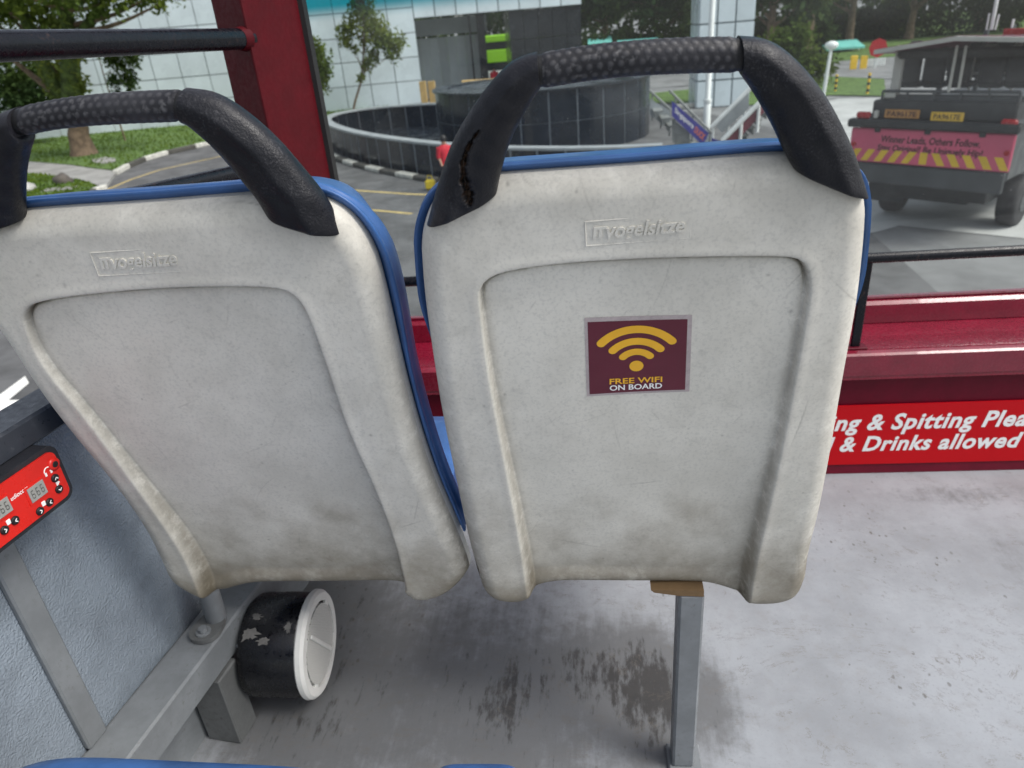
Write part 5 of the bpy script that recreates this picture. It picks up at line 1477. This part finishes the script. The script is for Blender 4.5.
M['redcloth'] = pm('red_cloth', lin(190, 36, 52), .8); M['darkcloth'] = pm('dark_cloth', lin(46, 48, 58), .8); M['yellowbag'] = pm('yellow_bag', lin(222, 196, 50), .6); M['palecloth'] = pm('pale_pink_cloth', lin(206, 176, 164), .8)
q = G(449, 190)
person(q, 1.5, 'person in a red top walking beside the curved dark ramp wall', M['redcloth'], M['darkcloth'], face=.6, group='pedestrians')
qb = G(431, 190); mb = MB(); mb.box(qb + [0, 0, .16], (.3, .2, .3), bev=.06); mb.tube([qb + [-.09, 0, .3], qb + [-.06, 0, .42], qb + [.06, 0, .42], qb + [.09, 0, .3]], .012, 8)
tag(build(mb, 'shopping_bag', M['yellowbag'], at=qb), 'yellow bag on the pavement by the feet of the person in red', 'bag')
pz = at_y(523, 60, 36.5); person((pz[0], 36.5, GZ), 1.7, 'person in pale pink clothes beside the dark block behind the drum', M['palecloth'], M['palecloth'], face=2.5, group='pedestrians')
pz = at_y(494, 72, 52); person((pz[0], 52, GZ), 1.75, 'person in red standing in the opening before the lime bus', M['redcloth'], M['darkcloth'], face=.2, group='pedestrians')

# ------------------------------------------------------------------ the truck
ya = R(-43.2); tu = np.array([math.cos(ya), math.sin(ya), 0]); tf = np.array([-math.sin(ya), math.cos(ya), 0])
r0 = ray(855, 160); TP0 = r0 * (2.86 / -r0[2]); TP0[2] = GZ; TP0 = TP0 + 0
def tsz(px, py, o=0):
    p = at_plane(px, py, TP0 + tf * o, -tf) - TP0; return np.dot(p, tu), p[2]
def TX(s_, o, z): return TP0 + tu * s_ + tf * o + np.array([0, 0, z])
sL, _ = tsz(850, 140); sR, _ = tsz(1013, 150); sM = (sL + sR) / 2; TW = sR - sL
zPb = tsz(930, 167)[1]; zPt = tsz(930, 131)[1]; zBt = tsz(930, 121)[1]; zAp = tsz(940, 190)[1]
tt = thing('tour_truck', TX(sM, 2, 0), 'open-sided tour truck with a pink tailboard and yellow chevrons, parked right', 'truck')
tb_ = lambda s_, o, z, size, nm, m_, bev=.02: build(MB().box(TX(s_, o, z), size, tu, tf, bev), nm, M[m_], tt)
tail = tb_(sM, .04, (zPb + zPt) / 2, (TW, .06, zPt - zPb), 'tailboard', 'pink')
tb_(sM, .06, (zAp + zPb) / 2 - .01, (TW * .97, .08, zPb - zAp - .03), 'apron', 'truckdark')
tb_(sM, .02, (zPt + zBt) / 2 + .01, (TW + .12, .22, zBt - zPt - .02), 'bumper_shelf', 'truckblack', .03)
tb_(sM, 3.6, (zAp + zBt) / 2 + .1, (TW * .96, 6.8, zBt - zAp - .15), 'body', 'truckdark', .05)
tb_(sM, 3.9, zAp - .12, (TW * .66, 6.2, .5), 'chassis', 'truckblack')
tb_(sM - .1, 1.1, zAp - .22, (TW * .5, .5, .42), 'under_apron_shade', 'truckblack')  # dark box added to stand for the shadow below the apron
tb_(sL + .35, 1.15, zAp - .3, (.75, .03, .6), 'wheel_shade_sheet', 'truckblack')  # dark sheet added over the left wheel for the shadow there
# yellow chevrons
mb = MB(); n_ = 11; h_ = (zPb + .03, zPb + .24)
for i in range(n_):
    x = sL + TW * (i + .5) / n_; dx = TW / n_ * .5 * (1 if i < n_ / 2 - .5 else (-1 if i > n_ / 2 - .5 else 0)); hw_ = TW / n_ * .26
    mb.add([TX(x - hw_ - dx * .5, .005, h_[0]), TX(x + hw_ - dx * .5, .005, h_[0]), TX(x + hw_ + dx * .5, .005, h_[1]), TX(x - hw_ + dx * .5, .005, h_[1])], [(0, 1, 2, 3)])
build(mb, 'chevrons', M['tyellow'], tail, recalc=False)
for s_, (x0, y0), (x1, y1) in (('Winner Leads, Others Follow.', (880, 146), (982, 137)), ('Stay Original! Be Uniquely Hip!', (876, 155), (984, 147))):
    a = tsz(x0, y0)[0]; b = tsz(x1, y1)[0]; zc = tsz((x0 + x1) / 2, (y0 + y1) / 2 + .5)[1]
    mb = MB(); write(mb, s_, lambda p, q_: TX(p, .006, q_), a, zc - .075, b, zc + .075, shear=.1, offset=.022); build(mb, 'lettering', M['ink'], tail, recalc=False)
# number plates and lamps
for (x0, x1, ym), m_, txt in (((884, 919, 118), 'plateorange', 'PA9617E'), ((930, 963, 121), 'plateyellow', 'PA9617E')):
    a = tsz(x0, ym)[0]; b = tsz(x1, ym)[0]; z = tsz((x0 + x1) / 2, ym)[1]
    z += .07; pl = tb_((a + b) / 2, .0, z, (b - a, .02, .15), 'number_plate', m_, .008)
    mb = MB(); write(mb, txt, lambda p, q_: TX(p, -.013, q_), a + .05, z - .045, b - .05, z + .045, offset=.015); build(mb, 'lettering', M['ink'], pl, recalc=False)
for x0, x1, ym in ((857, 871, 115), (1001, 1018, 123)):
    a = tsz(x0, ym)[0]; b = tsz(x1, ym)[0]; z = tsz((x0 + x1) / 2, ym)[1]; tb_((a + b) / 2, .0, z, (abs(b - a), .1, .12), 'tail_lamp', 'lampred', .03)
a, z = tsz(876, 116); tb_(a, .0, z + .03, (.08, .08, .14), 'reversing_lamp', 'roofpale', .02)
# rear deck, guard rails
zD = tsz(940, 108)[1]; zR = tsz(940, 93)[1]
tb_(sM + .1, .5, (zBt + zD) / 2 + .05, (TW * .86, .8, zD - zBt + .1), 'luggage_box', 'truckblack', .03)
a0_, a1_ = tsz(878, 93)[0], tsz(1016, 96)[0]
mb = MB(); mb.tube([TX(a0_, .2, zR), TX(a1_, .2, zR)], .028, 10); mb.tube([TX(a0_, .2, zR - .22), TX(a1_, .2, zR - .22)], .022, 10)
for k in np.linspace(0, 1, 6): p = a0_ + (a1_ - a0_) * k; mb.tube([TX(p, .2, zR), TX(p, .2, zBt)], .022, 8)
build(mb, 'guard_rail', M['truckdark'], tt)
tb_((a0_ + a1_) / 2, .3, zR - .17, (a1_ - a0_, .1, .22), 'rear_panel', 'truckdark', .02)
# roof on posts
zT = tsz(965, 35)[1]; e0 = tsz(884, 44)[0] - .05; e1 = e0 + TW * 1.12; RL = 3.4
pk = tsz(962, 34)[0]
mb = MB(); th = .07
pr = [(e0, zT - .17), (pk, zT), (e1, zT - .10), (e1, zT - .10 - th), (pk, zT - th), (e0, zT - .17 - th)]
mb.prism([TX(s_, -.25, z) for s_, z in pr], tf * .08); build(mb, 'roof_edge', M['roofpale'], tt)
mb = MB(); mb.prism([TX(s_ , -.165, z - .004 + (.012 if i < 3 else 0)) for i, (s_, z) in enumerate(pr)], tf * RL + [0, 0, -.22]); build(mb, 'roof', M['roofmaroon'], tt)
for sx in (e0 + .22, e1 - .3):
    for oy in (.35, 2.4, 4.4, 6.0): tb_(sx, oy, (zT + zBt) / 2 - .06, (.16 if oy < 1 else .09, .09, zT - zBt - .16), 'roof_post', 'roofpale' if oy < 1 else 'truckdark', .015)
tb_(e0 + .2, .25, zBt + .42, (.2, .12, .16), 'post_foot', 'roofpale', .02)
tb_((e0 + e1) / 2, .2, zT - .28, (TW * .95, .12, .16), 'rolled_curtain', 'seatdark', .05)
for i in range(4):
    for sx in (-1.1, -.66, -.22, .3, .74):
        st = build(MB().box(TX(sM + .1 + sx, 1.3 + i * 1.15, zBt + .78), (.4, .1, .62), tu, tf, .05), 'seat_back', M['seatdark'], tt)
        if i == 0: build(MB().box(TX(sM + .1 + sx, 1.55, zBt + .45), (.4, .45, .1), tu, tf, .04), 'cushion', M['seatdark'], st)
for (p, q_) in (((955, 46), (945, 93)), ((964, 46), (955, 90))):
    (a, za), (b, zb_) = tsz(*p), tsz(*q_); build(MB().tube([TX(a, .1, za), TX(b, .15, zb_)], .025, 8), 'stay_pole', M['roofpale'], tt)
for p, q_, r_ in (((973, 33), (980, -6), .03), ((968, 33), (971, 16), .015), ((977, 33), (981, 17), .015), ((994, 31), (996, 22), .02)):
    (a, za), (b, zb_) = tsz(*p), tsz(*q_); build(MB().tube([TX(a, .8, za), TX(b, .8, zb_)], r_, 8), 'mast', M['polewhite'], tt)
mb = MB()
for sx in np.linspace(e0 + .4, e1 - .5, 7):
    mb.tube([TX(sx, 2.4, zBt + .2), TX(sx, 2.4, zT - .2)], .025, 8)
for z in (zBt + .55, zBt + 1.05): mb.tube([TX(e0 + .3, 2.4, z), TX(e1 - .4, 2.4, z)], .022, 8)
build(mb, 'cabin_frame', M['roofpale'], tt)
for sx in (-.95, -.5, .1, .55, .95): build(MB().box(TX(sM + sx, 1.28, zBt + 1.16), (.26, .09, .16), tu, tf, .04), 'headrest', M['seatdark'], tt)
for sx in (.18, .5, .82):
    build(MB().box(TX(sL + TW * sx, -.004, zPt - .02), (.1, .03, .09), tu, tf, .01), 'hinge', M['truckblack'], tail)
for sx in (.03, .97): build(MB().cyl(TX(sL + TW * sx, -.01, zPb + .32), TX(sL + TW * sx, .01, zPb + .32), .045, 12), 'reflector', M['lampred'], tail)
for dx_, m_ in ((-.45, 'redcloth'), (.55, 'redcloth')): tb_(sM + dx_, 4.9, zBt + 1.05, (.42, .05, .3), 'red_notice', 'lampred', .01)
# wheels
zW = .48
for sx, oy in ((sR - .28, 1.75), (sL + .3, 1.75), (sR - .28, 5.6), (sL + .3, 5.6)):
    c = TX(sx, oy, zW); mb = MB()
    prf = [(-.17, .30), (-.17, .40), (-.15, .46), (-.10, .48), (.10, .48), (.15, .46), (.17, .40), (.17, .30)]
    a = np.linspace(0, 2 * math.pi, 32, endpoint=False)
    mb.rings([np.array([c + tu * o + r_ * (math.cos(q) * tf + math.sin(q) * np.array([0, 0, 1])) for q in a]) for o, r_ in prf], True, True)
    wl_ = build(mb, 'wheel', M['tyre'], tt); build(MB().cyl(c - tu * .18, c + tu * .18, .2, 20), 'rim', M['truckdark'], wl_)

# ------------------------------------------------------------------ far side of the junction
q = G(823, 97); t = thing('lamp_post', q, 'short white lamp post with a round pale head before the trees', 'lamp')
hd = at_y(829, 46, q[1]); hz = hd[2] - GZ
build(MB().tube([q, np.array([q[0] + .12, q[1], GZ + hz - .15])], [.09, .07], 14), 'post', M['polewhite'], t)
a = np.linspace(0, 2 * math.pi, 20, endpoint=False); hc = np.array([q[0] + .12, q[1], GZ + hz])
mb = MB(); mb.rings([np.array([hc + [r_ * math.cos(k), r_ * math.sin(k), z] for k in a]) for r_, z in ((.08, -.18), (.2, -.14), (.3, 0), (.28, .12), (.1, .2))], True, True); build(mb, 'lamp_head', M['polewhite'], t)
def bollard(px, py, h, label):
    q = G(px, py); t = thing('bollard', q, label, 'bollard', 'striped bollards')
    build(MB().tube([q, q + [0, 0, h]], .06, 14), 'post', M['tyellow'], t); mb = MB()
    for k in (.15, .45, .75): mb.tube([q + [0, 0, h * k], q + [0, 0, h * (k + .14)]], .064, 14)
    build(mb, 'stripes', M['truckblack'], t)
bollard(835, 92, .8, 'yellow and black striped bollard on the far grass, nearer the seat handle')
bollard(867, 95, .95, 'yellow and black striped bollard beside the truck, nearer the truck')
ys = 51.0
def at_s(px, py): return at_y(px, py, ys)
q = at_s(875, 66); q[2] = GZ; t = thing('stop_sign', q, 'round red road sign on a pole left of the truck roof', 'sign')
c = at_s(875, 48); build(MB().tube([q, (q[0], ys, c[2])], .05, 10), 'post', M['polewhite'], t)
build(MB().tube([(q[0], ys - .08, c[2]), (q[0], ys - .12, c[2])], .55, 8), 'sign_face', M['lampred'], t)
for px, lab in ((853, 'yellow board on the far kerb, left of the pair'), (863, 'yellow board on the far kerb, right of the pair')):
    a = at_s(px, 68); a[2] = GZ; z = at_s(px, 54)[2]; t = thing('yellow_board', a, lab, 'board', 'yellow boards on the far kerb')
    build(MB().box((a[0], ys, z - .5), (.42, .1, .8), bev=.03), 'board', M['tyellow'], t); build(MB().tube([a, (a[0], ys, z - 1)], .06, 10), 'post', M['truckdark'], t)
a = at_s(868, 72); b = at_s(892, 58); z1 = b[2]
t = thing('white_barrier', ((a[0] + b[0]) / 2, ys + 1, GZ), 'white slatted barrier on the far kerb beside the truck roof', 'barrier')
mb = MB(); n_ = 7
for i in range(n_): mb.box((a[0] + (b[0] - a[0]) * (i + .5) / n_, ys + 1, GZ + (z1 - GZ) * .55), ((b[0] - a[0]) / n_ * .8, .06, (z1 - GZ) * .8), bev=.01)
build(mb, 'slats', M['polewhite'], t, recalc=False); build(MB().box(((a[0] + b[0]) / 2, ys + 1.06, GZ + (z1 - GZ) * .5), (b[0] - a[0], .05, .12)), 'rail', M['polewhite'], t)
for px0, px1, py0, py1, yy, lab in ((588, 612, 36, 46, 66, 'low shelter with a sloping teal roof beyond the dark block'), (618, 660, 38, 46, 64, 'long low shelter with a teal roof behind the seat handle'), (826, 866, 40, 50, 68, 'teal roofed shelter behind the lamp post under the trees')):
    a = at_y(px0, py1, yy); b = at_y(px1, py0, yy); t = thing('shelter', ((a[0] + b[0]) / 2, yy, GZ), lab, 'shelter', 'teal roofed shelters')
    w_ = b[0] - a[0]; c = np.array([(a[0] + b[0]) / 2, yy + 1.2, b[2]])
    mb = MB(); mb.prism([c + [-w_ / 2, -1.2, -.45], c + [-w_ / 2, 1.2, 0], c + [-w_ / 2, 1.2, -.12], c + [-w_ / 2, -1.2, -.6]], (w_, 0, 0)); build(mb, 'roof', M['teal'], t)
    for k in (-.46, 0, .46): build(MB().box((c[0] + w_ * k, yy + 1.2, (GZ + c[2]) / 2 - .1), (.12, .12, c[2] - GZ - .3)), 'post', M['polewhite'], t)
    build(MB().box((c[0], yy + 2.2, (GZ + c[2] - .4) / 2), (w_ * .95, .1, c[2] - GZ - .4)), 'back_wall', M['cap'], t)
